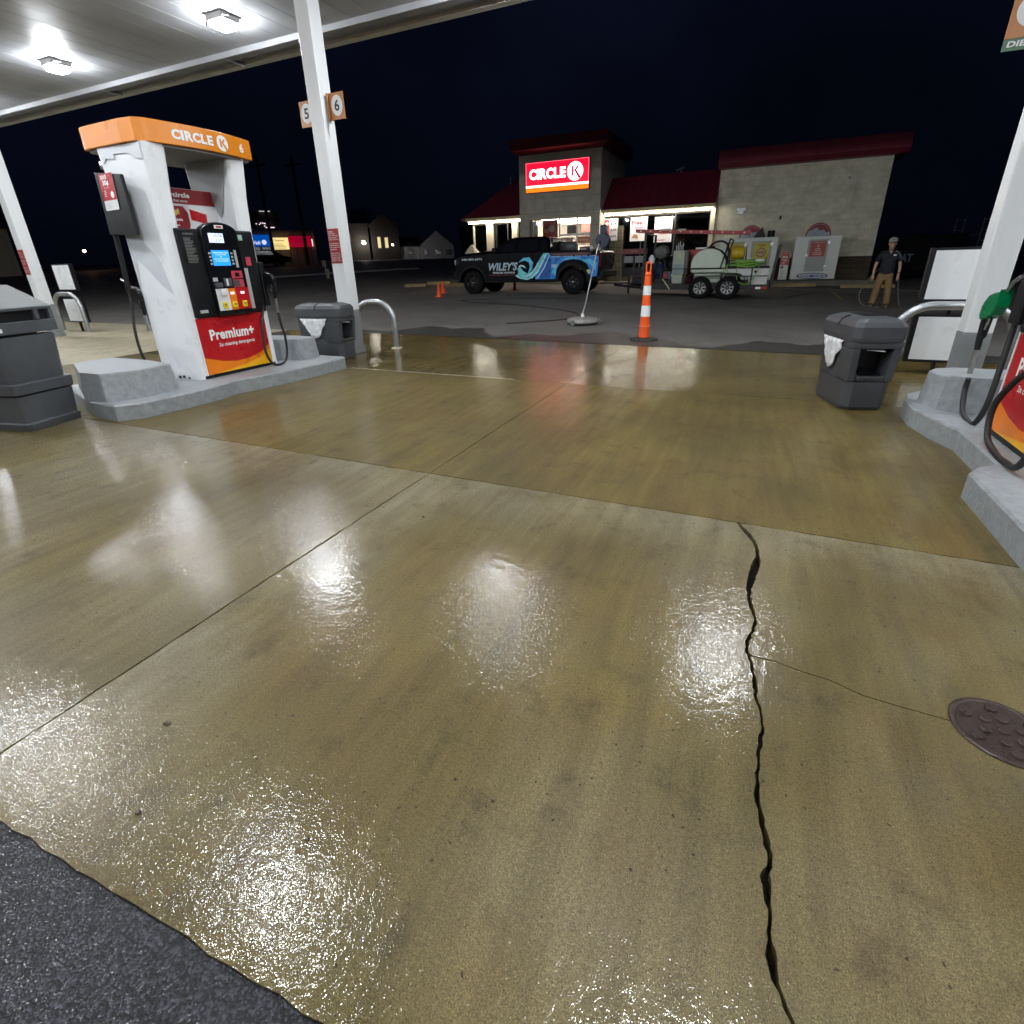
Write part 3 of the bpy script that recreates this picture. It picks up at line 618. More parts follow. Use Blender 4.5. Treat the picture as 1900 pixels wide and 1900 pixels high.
    m = MB(); plate(m, (X+.004,.465,.975), u, v, .075,.075,.03); m.build('bagged_nozzle_tag', CARDW, t, .012)
    pl('tape_strip', .925,.79,.985,1.29, CARDG, .0365); pl('red_tag', .985,1.32,1.06,1.425, pk, .0365); pl('green_tag', .93,1.62,.995,1.685, mat('pale_green', (.35,.5,.43), .4), .0365)
    m = MB(); letter(m, 'WARNING', (.036,.19,1.668), u, v, .13,.018,.002,.02); lines(m, (.036,.19,1.36), u, v, .14,.28,18,.002,.3,5); m.build('warning_lettering', mat('dim_lettering', (.25,.25,.25), .5), con)
    pl('serial_label', .18,.79,.285,.825, CARDG, .0365)
    m = MB(); plate(m, (X+.0,.585,1.742), u, v, .12,.04,.006); bd = m.build('badge', CARDW, t, .008)
    m = MB(); plate(m, (X+.006,.612,1.752), u, v, .066,.02,.002); m.build('badge_mark', RED, bd)
    # lower graphic panel
    m = MB(); plate(m, (.001,.10,.045), u, v, 1.01,.685,.012); gp_ = m.build('graphic_panel', RED, t, .004)
    m = MB(); poly(m, (.0135,.101,.046), u, v, [(0,0),(1.008,0),(1.008,.26),(.86,.17),(.66,.12),(.45,.11),(.25,.14),(0,.215)], .002); m.build('orange_swoosh', mat('orange_band', (.78,.20,.01), .3), gp_)
    m = MB(); poly(m, (.016,.101,.046), u, v, [(.10,0),(1.008,0),(1.008,.21),(.88,.12),(.66,.06),(.40,.03)], .002); m.build('yellow_swoosh', YEL, gp_)
    m = MB(); letter(m, 'Premium+', (.0135,.245,.455), u, v, .66,.13,.002,.035); letter(m, '2x cleaning detergents', (.0135,.345,.355), u, v, .54,.058,.002,.022); m.build('graphic_lettering', LETW, gp_)
    m = MB(); plate(m, (.001,.085,.04), u, v, .014,.70,.016); plate(m, (.001,1.111,.04), u, v, .014,.70,.016); m.build('panel_trim', WHITE2, t)
    m = MB(); plate(m, (.001,.06,.005), u, v, 1.1,.035,.01); m.build('toe_strip', BLACK, t)
    # hose on the right end, from the pillar top down, nozzle in its boot
    m = MB(); m.box(-.26,.05,1.175,1.245,.80,1.36); m.build('nozzle_boot', BLACK, t, .015, seg=3)
    nozzle(t, (.09,1.235,1.10), BLACK)
    if not diesel: tube_hose(t, 'hose', [(.163,1.235,.71),(.165,1.245,.55),(.17,1.27,.36),(.165,1.25,.13),(.155,1.17,.03),(.13,1.02,.035),(.10,.955,.2),(.08,.985,.5),(.02,1.13,.8)])
    tube_hose(t, 'riser_hose', [(-.12,1.27,2.50),(-.1,1.285,2.35),(-.10,1.275,1.9),(-.10,1.27,1.4),(-.10,1.25,1.2)], .014)
    m = MB(); m.lathe([(.018,2.28),(.024,2.29),(.024,2.34),(.018,2.35),(.018,2.17),(.021,2.16),(.021,2.12),(.016,2.11)], 12, (-.1,1.285,0)); m.build('breakaway', STEEL, t)
    if not diesel:
        # advert frame fixed to the near pillar, and the far side hose hanging behind it
        m = MB(); m.hexa([(-.82,-.10,1.69),(-.225,-.16,1.66),(-.225,-.12,1.66),(-.82,-.04,1.69)], [(-.78,-.10,2.32),(-.235,-.16,2.26),(-.235,-.12,2.26),(-.78,-.04,2.32)]); fr = m.build('advert_frame', BLACK, t, .01)
        uu = Vector((.57,-.06,0)).normalized(); o = Vector((-.715,-.117,1.93)); vvv = Vector((.03,.0,.33)).normalized()
        m = MB(); plate(m, o, uu, vvv, .29,.36,.003); ps = m.build('poster', CARDW, t)
        m = MB(); plate(m, o+Vector(vvv)*.10+uu.cross(vvv)*.003, uu, vvv, .29,.26,.002); m.build('poster_red', RED, ps)
        m = MB(); nn = uu.cross(vvv)*.005
        letter(m, 'SAVE', o+Vector(vvv)*.305+uu*.04+nn, uu, vvv, .13,.042,.002,.05); letter(m, '30\u00a2', o+Vector(vvv)*.235+uu*.06+nn, uu, vvv, .13,.062,.002,.05); letter(m, 'per gallon', o+Vector(vvv)*.215+uu*.07+nn, uu, vvv, .12,.014,.002,.01)
        lines(m, o+Vector(vvv)*.135+uu*.05+nn, uu, vvv, .07,.07,4,.002,.3,4); poly(m, o+Vector(vvv)*.15+uu*.22+nn, uu, vvv, circ(0,0,.034,18), .002); m.build('poster_lettering', LETW, ps)
        m = MB(); lines(m, o+Vector(vvv)*.02+uu*.03+nn*.6, uu, vvv, .15,.06,4,.001,.25,8); m.build('poster_small_print', CARDG, ps)
        m = MB(); m.tube([(-.78,-.06,1.7),(-.775,-.08,1.35),(-.775,-.10,1.05)], .028, 8); m.build('hose_guide', BLACK, t)
        tube_hose(t, 'hose', [(-.775,-.10,1.10),(-.77,-.11,.94),(-.765,-.17,.60),(-.76,-.17,.30),(-.75,-.09,.10),(-.74,.0,.03),(-.72,.1,.02)])
        nozzle(t, (-.80,-.02,.98), BLACK, -1)
        m = MB(); m.lathe([(.018,2.36),(.024,2.37),(.024,2.43),(.018,2.44)], 12, (-.76,-.0,0)); m.build('breakaway', STEEL, t)
        m = MB()
        for x_, z_, r_ in ((-.66,.03,.035),(-.60,.022,.028),(-.40,.02,.03),(-.32,.028,.03),(-.22,.018,.022)): poly(m, (x_, -.0015, z_), (1,0,0), (0,0,1), [(r_*(1+.4*math.sin(i*2.1))*math.cos(i*PI/5), r_*.6*(1+.4*math.cos(i*3.3))*math.sin(i*PI/5)) for i in range(10)], .002)
        m.build('chipped_paint', BLACK, t)
    else:
        m = MB(); m.box(-.30,.06,-.06,.10,.78,1.40); m.build('diesel_boot', BLACK, t, .02, seg=3)
        nozzle(t, (.06,-.33,.80), GREEN, 1, True)
        tube_hose(t, 'hose', [(.055,-.43,.30),(.05,-.45,.20),(.05,-.36,.05),(.045,-.2,-.0),(.04,-.08,.02),(.03,.0,.20),(.01,-.05,.6),(.0,-.08,.80)], .02)
        tube_hose(t, 'hose', [(.16,1.235,.71),(.165,1.24,.40),(.165,1.10,.08),(.155,.90,.025),(.145,.68,.02),(.14,.48,.08),(.14,.44,.30),(.12,.66,.56),(.06,.95,.85)], .02)
    return t
dispenser('fuel pump 6 with orange topper, white pillars and red panel', (-6.20,4.22,.172), 0)
dispenser('fuel pump with green diesel nozzle, cut by the right edge', (1.745,4.95,.172), PI, True)
# ------------------------------------------------------------------ hoop bollards
def hoop(label, x0, x1, y, h):
    t = thing('hoop_bollard', label, 'bollard', ((x0+x1)/2, y, 0), 0, 'bent steel pipe bollards')
    w = (x1-x0)/2; r = min(.36, w*.85); p = [(-w,0,0),(-w,0,h-r)]
    p += [(-w+r-r*math.cos(PI/2*i/8), 0, h-r+r*math.sin(PI/2*i/8)) for i in range(1, 9)] + [(w-r+r*math.sin(PI/2*i/8), 0, h-r+r*math.cos(PI/2*i/8)) for i in range(0, 9)] + [(w,0,0)]
    m = MB(); m.tube(p, .052, 14); m.build('bent_pipe', GALV, t)
    for s0 in (-w, w): m = MB(); m.lathe([(.105,.001),(.1,.014),(.06,.018)], 20, (s0,0,0)); m.build('footing_collar', mat('pale_grout', (.4,.38,.3), .8), t)
    return t
hoop('bent steel pipe bollard beside the column with the 5 and 6 plates', -6.95, -6.08, 8.12, .83)
hoop('bent steel pipe bollard holding blank white panels at the right', 1.66, 2.85, 8.16, .83)
hoop('bent steel pipe bollard at the far left, by the farthest column', -17.15, -16.0, 8.16, .96)
def panel_frame(label, x, y, z, w, rows):
    t = thing('panel_frame', label, 'sign frame', (x, y, 0), 0, 'frames of blank white panels')
    for z0, z1 in rows:
        m = MB(); m.box(-.05, w+.05, 0, .09, z0-.035, z1+.03); f = m.build('black_frame', BLACK, t, .006)
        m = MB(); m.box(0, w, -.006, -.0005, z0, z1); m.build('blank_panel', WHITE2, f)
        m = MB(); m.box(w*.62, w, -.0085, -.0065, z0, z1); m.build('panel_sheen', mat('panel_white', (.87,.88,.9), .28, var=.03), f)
    m = MB(); m.box(w*.45, w*.5, .02, .07, 0, rows[1][1]); m.build('support_post', BLACK, t)
    return t
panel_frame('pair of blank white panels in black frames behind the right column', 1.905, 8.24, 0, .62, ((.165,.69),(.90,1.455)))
panel_frame('pair of blank white panels in black frames at the far left', -16.9, 8.26, 0, .72, ((.27,.83),(1.07,1.66)))
# ------------------------------------------------------------------ bins
def service_bin(label, loc, rz):
    t = thing('service_bin', label, 'litter bin', loc, rz, 'grey forecourt bins with bin liners')
    def sec(z, w, f, b, c=.07): return [(-w+c,f,z),(w-c,f,z),(w,f+c,z),(w,b-c,z),(w-c,b,z),(-w+c,b,z),(-w,b-c,z),(-w,f+c,z)]
    m = MB(); m.loft([sec(.0,.195,-.35,.35), sec(.03,.205,-.365,.365), sec(.28,.21,-.37,.37)]); m.build('base', DGREY, t, .008)
    # body above the base is set back at the squeegee end, leaving a niche with side cheeks
    m = MB(); m.loft([sec(.283,.20,-.10,.36,.03), sec(.66,.215,-.10,.385,.03)]); m.build('body', DGREY, t, .008)
    for sx in (-1, 1):
        m = MB(); m.hexa([(sx*.20,-.36,.283),(sx*.13,-.36,.283),(sx*.13,-.103,.283),(sx*.20,-.103,.283)], [(sx*.215,-.385,.60),(sx*.145,-.385,.60),(sx*.145,-.103,.60),(sx*.215,-.103,.60)])
        m.build('niche_cheek', DGREY, t, .008)
    m = MB(); m.hexa([(-.215,-.385,.602),(.215,-.385,.602),(.215,-.103,.602),(-.215,-.103,.602)], [(-.22,-.39,.66),(.22,-.39,.66),(.22,-.103,.66),(-.22,-.103,.66)]); m.build('towel_housing', DGREY, t, .008)
    m = MB(); m.hexa([(-.12,-.37,.284),(.12,-.37,.284),(.12,-.18,.284),(-.12,-.18,.284)], [(-.125,-.385,.335),(.125,-.385,.335),(.125,-.18,.365),(-.125,-.18,.365)]); m.build('squeegee_bucket', DGREY, t, .012)
    m = MB(); m.hexa([(-.10,-.36,.345),(.10,-.36,.345),(.10,-.2,.366),(-.10,-.2,.366)], [(-.10,-.36,.347),(.10,-.36,.347),(.10,-.2,.368),(-.10,-.2,.368)]); m.build('dark_water', BLACKM, t)
    m = MB(); m.box(-.125,.125,-.18,-.104,.30,.60); m.build('niche_back', BLACK, t)
    m = MB(); m.loft([[( -.08,-.36,.585),(.07,-.39,.575),(.08,-.32,.59),(-.07,-.30,.598)], [(-.08,-.36,.588),(.07,-.39,.578),(.08,-.32,.593),(-.07,-.30,.601)]]); m.build('paper_towel', CARDW, t)
    # domed lid
    R_ = []
    for z, w, f in ((.664,.225,.40),(.70,.235,.41),(.80,.235,.41),(.845,.21,.385),(.875,.15,.31),(.885,.10,.26)): R_.append(sec(z, w, -f, f, .06))
    m = MB(); m.loft(R_); lid = m.build('lid', DGREY, t, .01)
    m = MB(); m.box(-.09,.09,-.17,.14,.884,.892); m.build('ash_well', BLACK, lid, .004)
    m = MB(); m.loft([sec(.66,.226,-.012,.012,.002), sec(.805,.237,-.012,.012,.002), sec(.85,.214,-.012,.012,.002), sec(.88,.155,-.012,.012,.002)], True); m.build('lid_rib', BLACK, lid)
    # bin liner hanging out of the opening on the long side
    m = MB(); rnd = random.Random(5); n_ = 14; rows = []
    for j in range(7):
        f_ = j/6; row = []
        for i in range(n_+1):
            s0 = i/n_*2-1; hw = .235*(1-f_**2.4*.42); dz = .30*f_*(1-.35*abs(s0)**2-.5*abs(s0)**6)
            row.append((-.222-.016*math.sin(i*1.9+j*.9)*math.sin(PI*f_*.8+.3)-.010, .05+s0*hw, .655-dz))
        rows.append(row)
    vs = [p for r_ in rows for p in r_]; fs = [(j*(n_+1)+i, j*(n_+1)+i+1, (j+1)*(n_+1)+i+1, (j+1)*(n_+1)+i) for j in range(6) for i in range(n_)]
    m.add(vs, fs, True); o = m.build('bin_liner', mat('white_film', (.8,.81,.83), .25, var=.2, vs=14, bump=.5, bs=30), t)
    sm = o.modifiers.new("thickness", 'SOLIDIFY'); sm.thickness = .003
    return t
service_bin('grey bin with white liner standing on wet concrete by the right pump', (1.02,6.30,.002), math.radians(15))
service_bin('grey bin with white liner behind the left pump island, beside its column', (-6.50,6.82,.002), math.radians(97)).scale = (1.06,1.08,1.03)
t = thing('waste_bin', 'big dark grey slant top bin at the left edge', 'litter bin', (-6.74,2.68,.002), math.radians(13))
def sq(z, w, c=.06): return [(-w+c,-w,z),(w-c,-w,z),(w,-w+c,z),(w,w-c,z),(w-c,w,z),(-w+c,w,z),(-w,w-c,z),(-w,-w+c,z)]
m = MB(); m.loft([sq(0,.272,.03), sq(.07,.285,.03), sq(.078,.268,.03), sq(.345,.285,.03)]); m.build('base', DGREY, t, .006)
m = MB(); m.loft([sq(.352,.272,.03), sq(.362,.30,.03), sq(.465,.305,.03), sq(.472,.285,.03)]); m.build('belt', DGREY, t, .008)
m = MB(); m.loft([sq(.474,.272,.05), sq(.90,.295,.04)]); m.build('body', DGREY, t, .008)
m = MB()   # hood with a slot on the +x face
m.box(-.31,.31,-.31,.31,.925,1.035); m.box(-.31,.27,-.31,.31,1.037,1.13)
for a, b in ((-.31,-.27),(.13,.17),(.27,.31)): m.box(.272,.31,a,b,1.037,1.13)
m.box(-.31,.31,-.31,.31,1.132,1.155); m.build('hood', DGREY, t, .006)
m = MB(); m.box(.2705,.2745,-.268,.128,1.04,1.128); m.box(.2705,.2745,.172,.268,1.04,1.128); m.build('slot_opening', BLACK, t)
m = MB(); m.hexa([(-.32,-.32,1.157),(.32,-.32,1.157),(.32,.32,1.157),(-.32,.32,1.157)], [(-.26,-.30,1.36),(-.12,-.30,1.36),(-.12,.30,1.36),(-.26,.30,1.36)]); m.build('roof_lid', mat('lid_grey', (.17,.175,.18), .5, var=.1, bump=.2, bs=200), t, .01)
m = MB(); plate(m, (.3115,-.31,.95), (0,1,0), (0,0,1), .1,.035,.002); m.build('maker_label', CARDW, t)
# ------------------------------------------------------------------ small ground things
t = thing('manhole_cover', 'round brown iron cover with raised studs in the wet concrete', 'manhole cover', (.925,1.752,0))
IRON = mat('rusty_iron', (.045,.028,.024), .3, .3, var=.25, vs=25, bump=.3, bs=90)
t.scale = (.94,.94,1)
m = MB(); m.lathe([(.150,-.001),(.150,.004),(.144,.007),(.132,.007),(.130,.0035)], 48, cap=False); m.build('rim', IRON, t)
m = MB(); m.lathe([(.131,.0005),(.1285,.0045)], 48, sm=False); m.build('lid_plate', IRON, t)
m = MB(); st = [(0,0)]+[(.056*math.cos(PI/3*k+.3), .056*math.sin(PI/3*k+.3)) for k in range(6)]+[(.103*math.cos(PI/6*k+.05), .103*math.sin(PI/6*k+.05)) for k in range(12) if k % 2]
for x, y in st: m.lathe([(.0185,.0042),(.0175,.011),(.015,.012)], 18, (x,y,0))
m.build('raised_studs', IRON, t)
LEAF = mat('dead_leaf', (.07,.05,.022), .5, var=.3, vs=60); LEAFP = mat('pale_leaf', (.34,.30,.22), .5, var=.2, vs=60); STONE = mat('brown_stone', (.06,.04,.03), .45, var=.3, vs=60)
def leaf(x, y, z, L_, rz, mt, label):
    m = MB(); n_ = 7; top = []; 
    for i in range(n_):
        s0 = i/(n_-1); w = .3*L_*math.sin(PI*min(1, s0*1.02))**.8+.0006
        top.append([(s0*L_-L_/2, -w, .004+.3*w), (s0*L_-L_/2, 0, .0025), (s0*L_-L_/2, w, .004+.3*w)])
    for k in range(n_-1): m.add(top[k]+top[k+1], [(0,1,4,3),(1,2,5,4)], True)
    o = m.build('fallen_leaf', mt); o.location = (x, y, z); o.rotation_euler = (0,0,rz)
    s0 = o.modifiers.new("thickness", 'SOLIDIFY'); s0.thickness = .0012
    return tag(o, label, 'leaf')
leaf(-1.66,.69,0,.028,.5,LEAF,'small dark leaf lying on wet concrete at the lower left')
leaf(-1.435,.265,-.022,.036,.9,LEAFP,'pale leaf on the black asphalt near the concrete edge')
def pebble(x, y, r, label):
    m = MB(); rnd = random.Random(int(x*1000)); R_ = []
    for z, q in ((.0,.7),(.25,1),(.6,.9),(.85,.45)): R_.append([(r*q*math.cos(k*PI/4)*(1+rnd.uniform(-.2,.2)), r*q*.75*math.sin(k*PI/4)*(1+rnd.uniform(-.2,.2)), z*r) for k in range(8)])
    m.loft(R_, True, True); o = m.build('pebble', STONE); o.location = (x, y, .0005); return tag(o, label, 'pebble')
pebble(-1.43,.45,.009,'brown pebble in the lower left, above the black asphalt edge')
pebble(-.92,.59,.007,'tiny dark pebble near the bottom, left of centre')
pebble(-1.70,2.35,.011,'dark pebble on the wet concrete left of centre, near the long joint')
pebble(-.5,.89,.006,'tiny dark pebble left of the wide crack, low in the middle')
# ================================================================== STORE
FZ = .47
BLOCK = block_mat('painted_block', (.84,.80,.65), (.72,.69,.56), .41, .205)
WAINS = block_mat('brown_block', (.10,.075,.055), (.06,.045,.035), .41, .205)
TOWER = block_mat('tower_panels', (.58,.55,.47), (.40,.38,.33), .95, .62, bump=.2)
STONEC = block_mat('stacked_stone', (.16,.135,.10), (.07,.06,.05), .28, .30, bump=.7)
SWALK = mat('sidewalk_concrete', (.20,.18,.15), .8, var=.2, bump=.3, bs=30)
sw = MB(); sw.box(-14.6, 4.3, 25.1, 26.6, .0, FZ); sw.box(-11.2, -6.8, 24.9, 25.098, 0, FZ)
struct('sidewalk', sw, SWALK, 'raised concrete walk along the front of the store')
st = thing('convenience_store', 'one storey store with maroon roof, lit windows and a square sign tower', 'shop', (-4, 30, FZ))
def sp(mb, name, mt, parent=None, bevel=0):
    p = parent or st
    mb.v = [(x+4, y-30, z-FZ) for x, y, z in mb.v]; return mb.build(name, mt, p, bevel)
m = MB(); m.box(-2.10,4.03,26.5,38,.2,4.83); sp(m, 'block_wall', BLOCK)
m = MB(); m.box(-2.105,4.036,26.494,38.004,.19,1.34); sp(m, 'brown_plinth', WAINS)
m = MB(); m.prism([(-2.2,26.52,4.835),(-2.2,26.1,4.835),(-2.2,25.95,5.02),(-2.2,26.06,5.50),(-2.2,26.52,5.56)], (6.62,0,0)); m.box(3.9,4.42,26.53,38,4.835,5.5); sp(m, 'parapet_band', MAROON, None, .02)
m = MB(); m.box(-2.0,3.9,26.6,37.9,4.84,4.95); sp(m, 'flat_roof', mat('roof_felt', (.03,.03,.032), .9))
m = MB(); m.box(-1.3,-.9,26.4,26.499,3.22,3.36); m.box(-1.22,-.98,26.33,26.4,3.10,3.22); sp(m, 'wall_fixture', GALV, None, .01)
m = MB(); m.box(.42,.50,26.42,26.499,2.83,2.97); sp(m, 'conduit_box', BLACK)
m = MB(); m.lathe([(.05,26.42),(.05,26.499)], 12, (2.7,0,4.2), 'Y'); m.v = [(a, b, c) for a, b, c in m.v]; sp(m, 'wall_vent', CARDG)
# tower
m = MB(); m.box(-11.0,-7.03,25.5,30,3.37,6.0); m.box(-11.0,-10.5,25.5,30,.3,3.368); m.box(-7.46,-7.03,25.5,30,.3,3.368); sp(m, 'sign_tower', TOWER)
m = MB(); m.loft([[(-11.02,25.45,6.002),(-7.0,25.45,6.002),(-7.0,30.05,6.002),(-11.02,30.05,6.002)], [(-11.3,25.15,6.16),(-6.72,25.15,6.16),(-6.72,30.3,6.16),(-11.3,30.3,6.16)], [(-11.3,25.15,6.6),(-6.72,25.15,6.6),(-6.72,30.3,6.6),(-11.3,30.3,6.6)]]); sp(m, 'tower_cap', MAROON, None, .02)
m = MB(); m.box(-10.497,-7.463,25.497,25.55,3.30,3.40); m.box(-10.3,-8.0,25.36,25.495,3.41,3.44); sp(m, 'door_head', CREAM)
# entrance glazing
FRAME = mat('aluminium_frame', (.45,.43,.40), .4, .6, var=.08); GL = glass_mat('shop_glass', (.86,.87,.86)); GLD = glass_mat('dark_glass', (.42,.42,.43))
m = MB()
for x in (-10.49, -9.08, -8.2, -7.52): m.box(x, x+.06, 25.75, 25.83, FZ, 3.36)
m.box(-9.02,-7.52,25.755,25.825,2.55,2.63); m.box(-10.43,-7.52,25.757,25.823,3.29,3.358); m.box(-10.43,-9.08,25.757,25.823,FZ,.62); sp(m, 'entrance_frame', FRAME)
m = MB(); m.box(-10.43,-7.52,25.785,25.793,FZ,3.3); sp(m, 'entrance_glass', GL)
m = MB(); m.box(-8.96,-8.26,25.70,25.74,1.45,1.49); m.box(-8.14,-7.53,25.70,25.74,1.45,1.49); sp(m, 'push_bar', FRAME)
# bright sales room
ROOMW = mat('room_white', (.78,.74,.68), .7, var=.04)
m = MB(); m.box(-14.4,-2.3,36.5,36.6,FZ,3.7); m.box(-14.4,-2.3,26.3,36.5,3.62,3.72); m.box(-7.03,-6.95,30,36.5,FZ,3.6); m.box(-11.08,-11,30,36.5,FZ,3.6); sp(m, 'room_lining', ROOMW)
m = MB(); m.box(-14.4,-2.3,26.6,36.5,FZ-.05,FZ+.004); sp(m, 'shop_floor', mat('floor_tile', (.45,.42,.38), .3, var=.06))
m = MB()
for y in (26.3, 27.3, 28.3, 29.4): m.box(-10.2,-7.7,y,y+.22,3.30,3.34)
for y in (30.8, 32.4, 34): m.box(-10.2,-7.7,y,y+.22,3.55,3.58)
sp(m, 'ceiling_lamp', emit('shop_tubes', (1.,.90,.78), 26.0))
rnd = random.Random(4)
goods = [mat('goods_%s' % n_, c, .45, var=.25, vs=9) for n_, c in (('red', (.5,.03,.03)), ('orange', (.75,.25,.04)), ('yellow', (.75,.55,.08)), ('pale', (.75,.72,.68)), ('blue', (.08,.16,.4)), ('brown', (.3,.12,.07)))]
for k, mt in enumerate(goods):
    m = MB()
    for i in range(26):
        x = rnd.uniform(-10.35,-7.7); row = rnd.choice((27.6,29.6,31.6)); z = FZ+rnd.choice((.2,.6,1.0,1.4)); w = rnd.uniform(.1,.28)
        m.box(x, x+w, row+.01*k, row+.25+.01*k, z+.002, z+rnd.uniform(.18,.33))
    sp(m, 'shelf_goods', mt)
m = MB()
for row in (27.55,29.55,31.55):
    for z in (.18,.58,.98,1.38): m.box(-10.4,-7.6,row,row+.36,FZ+z-.03,FZ+z)
    m.box(-10.4,-7.6,row+.36,row+.40,FZ,FZ+1.7)
sp(m, 'shelving', ROOMW)
m = MB(); m.box(-8.95,-8.5,26.6,26.75,2.68,3.05); sp(m, 'hanging_screen', BLACK)
m = MB(); m.box(-8.4,-7.55,27.2,27.24,2.75,3.15); sp(m, 'hanging_banner', mat('banner_pink', (.8,.35,.3), .5, var=.3, vs=4))
m = MB()
for x in (-13.4,-12.2,-6.0,-4.6,-3.2): m.box(x,x+.5,27.4,27.55,3.50,3.53)
sp(m, 'dim_ceiling_lamp', emit('dim_shop_tubes', (1.,.92,.84), 14))
# wings: soffit, sloped metal roofs, posts, windows
def wing(x0, x1, hip):
    m = MB(); m.box(x0, x1, 26.0, 28.0, 3.40, 3.46); sp(m, 'eave_soffit', CREAM)
    m = MB()
    if hip: m.loft([[(x0-.25,25.85,3.462),(x1,25.85,3.462),(x1,38,3.462),(x0-.25,38,3.462)], [(x0-.25,25.85,3.56),(x1,25.85,3.56),(x1,38,3.56),(x0-.25,38,3.56)], [(x0+1.9,27.9,5.35),(x1,27.9,5.35),(x1,36,5.35),(x0+1.9,36,5.35)]])
    else: m.prism([(x0,25.85,3.462),(x0,25.85,3.56),(x0,27.5,5.02),(x0,28.3,5.02),(x0,38,3.6),(x0,38,3.462)], (x1-x0,0,0))
    rf = sp(m, 'sloped_roof', MAROON)
    m = MB(); x = x0+.3
    while x < x1:
        if hip:
            top = max(0, min(1, (x-x0+.2)/2.1)); m.tube([(x,25.86,3.57),(x,25.85+2.05*top,3.57+1.79*top)], .016, 4)
        else: m.tube([(x,25.86,3.57),(x,27.5,5.03)], .016, 4)
        x += .42
    sp(m, 'standing_seam', MAROON)
    m = MB(); m.box(x0, x1, 25.83, 25.848, 3.44, 3.56); sp(m, 'eave_trim', mat('eave_yellow', (.55,.50,.26), .5))
    m = MB(); m.box(x0+.1, x1-.1, 25.98, 26.06, 3.33, 3.385); sp(m, 'eave_tube', emit('eave_tube', (1.,.95,.80), 34.0))
wing(-7.02, -2.11, False); wing(-14.2, -11.01, True)
for a, b in ((-2.30,-2.11),(-13.26,-12.90),(-11.80,-11.50)): m = MB(); m.box(a,b,26.3,26.495,FZ,3.40); sp(m, 'eave_post', CREAM, None, .01)
m = MB(); m.box(-6.72,-6.14,26.3,26.6,FZ,2.9); sp(m, 'stone_pier', STONEC)
m = MB(); m.box(-7.02,-2.3,26.62,26.72,FZ,.95); m.box(-14.2,-11.01,26.62,26.72,FZ,.95); m.box(-7.02,-2.3,26.62,26.72,3.28,3.4); m.box(-14.2,-11.01,26.62,26.72,3.28,3.4); sp(m, 'window_wall', STONEC)
m = MB()
for x in (-7.0,-5.35,-3.85,-2.36,-12.88,-12.2,-11.5): m.box(x, x+.05, 26.62, 26.7, .952, 3.278)
sp(m, 'window_frame', mat('dark_frame', (.05,.05,.052), .4))
for a, b in ((-7.0,-2.3),(-14.2,-11.01)): m = MB(); m.box(a,b,26.655,26.665,.952,3.278); sp(m, 'window_glass', GLD)
m = MB(); m.box(-6.9,-2.4,28.6,28.66,FZ,2.6); m.box(-14.1,-11.1,28.6,28.66,FZ,2.6); sp(m, 'dark_shelving', mat('shelving_grey', (.16,.15,.15), .8, var=.5, vs=3))  # unevenly grey shelving behind the wing windows
m = MB(); m.box(-14.2,-14.1,26.62,37,FZ,3.4); sp(m, 'end_wall', BLOCK)
m = MB(); m.tube([(-4.1,29,4.7),(-4.1,29,5.35)], .02, 6); m.tube([(-4.3,29,5.3),(-3.95,29,5.42)], .05, 6); m.tube([(-13.0,29,5.3),(-13.0,29,5.75)], .02, 6); sp(m, 'roof_vent', GALV)
# backlit sign
t = thing('store_sign', 'backlit red and white sign with an orange stripe on the tower', 'shop sign', (-9.07,25.44,4.43))
SR = emit('sign_red', (1.,.0012,.012), 3.0); SW = emit('sign_white', (1.,.90,.95), 2.0); SO = emit('sign_orange', (1.,.20,.0), 1.1)
m = MB(); m.box(-1.54,1.54,-.10,.055,-.01,1.24); m.build('sign_cabinet', mat('sign_cabinet', (.4,.02,.03), .4), t, .01)
u, v = (1,0,0), (0,0,1); Yf = -.102
m = MB(); plate(m, (-1.52,Yf,.29), u, v, 3.04, .92, .004); m.build('red_face', SR, t)
m = MB(); plate(m, (-1.52,Yf,.20), u, v, 3.04, .085, .004); m.build('white_stripe', SW, t)
m = MB(); plate(m, (-1.52,Yf,.01), u, v, 3.04, .185, .004); m.build('orange_stripe', SO, t)
m = MB(); plate(m, (-1.52,Yf-.004,1.19), u, v, 3.04, .022, .003); plate(m, (-1.52,Yf-.004,.29), u, v, .03, .89, .003); plate(m, (1.49,Yf-.004,.29), u, v, .03, .89, .003); m.build('edge_glow', emit('sign_pink', (1.,.18,.25), 1.), t)
m = MB(); xx = -1.34
for c, w_ in (('C',.335),('I',.11),('R',.335),('C',.335),('L',.255),('E',.265)):
    letter(m, c, (xx,Yf-.005,.52), u, v, w_, .43, .005, .045); xx += w_+(.035 if c != 'R' else -.005)
m.build('sign_lettering', SW, t)
logo_k((.88,Yf-.005,.73), u, v, .375, (SW, emit('sign_deep_red', (.75,.01,.07), .55)), t, .005)
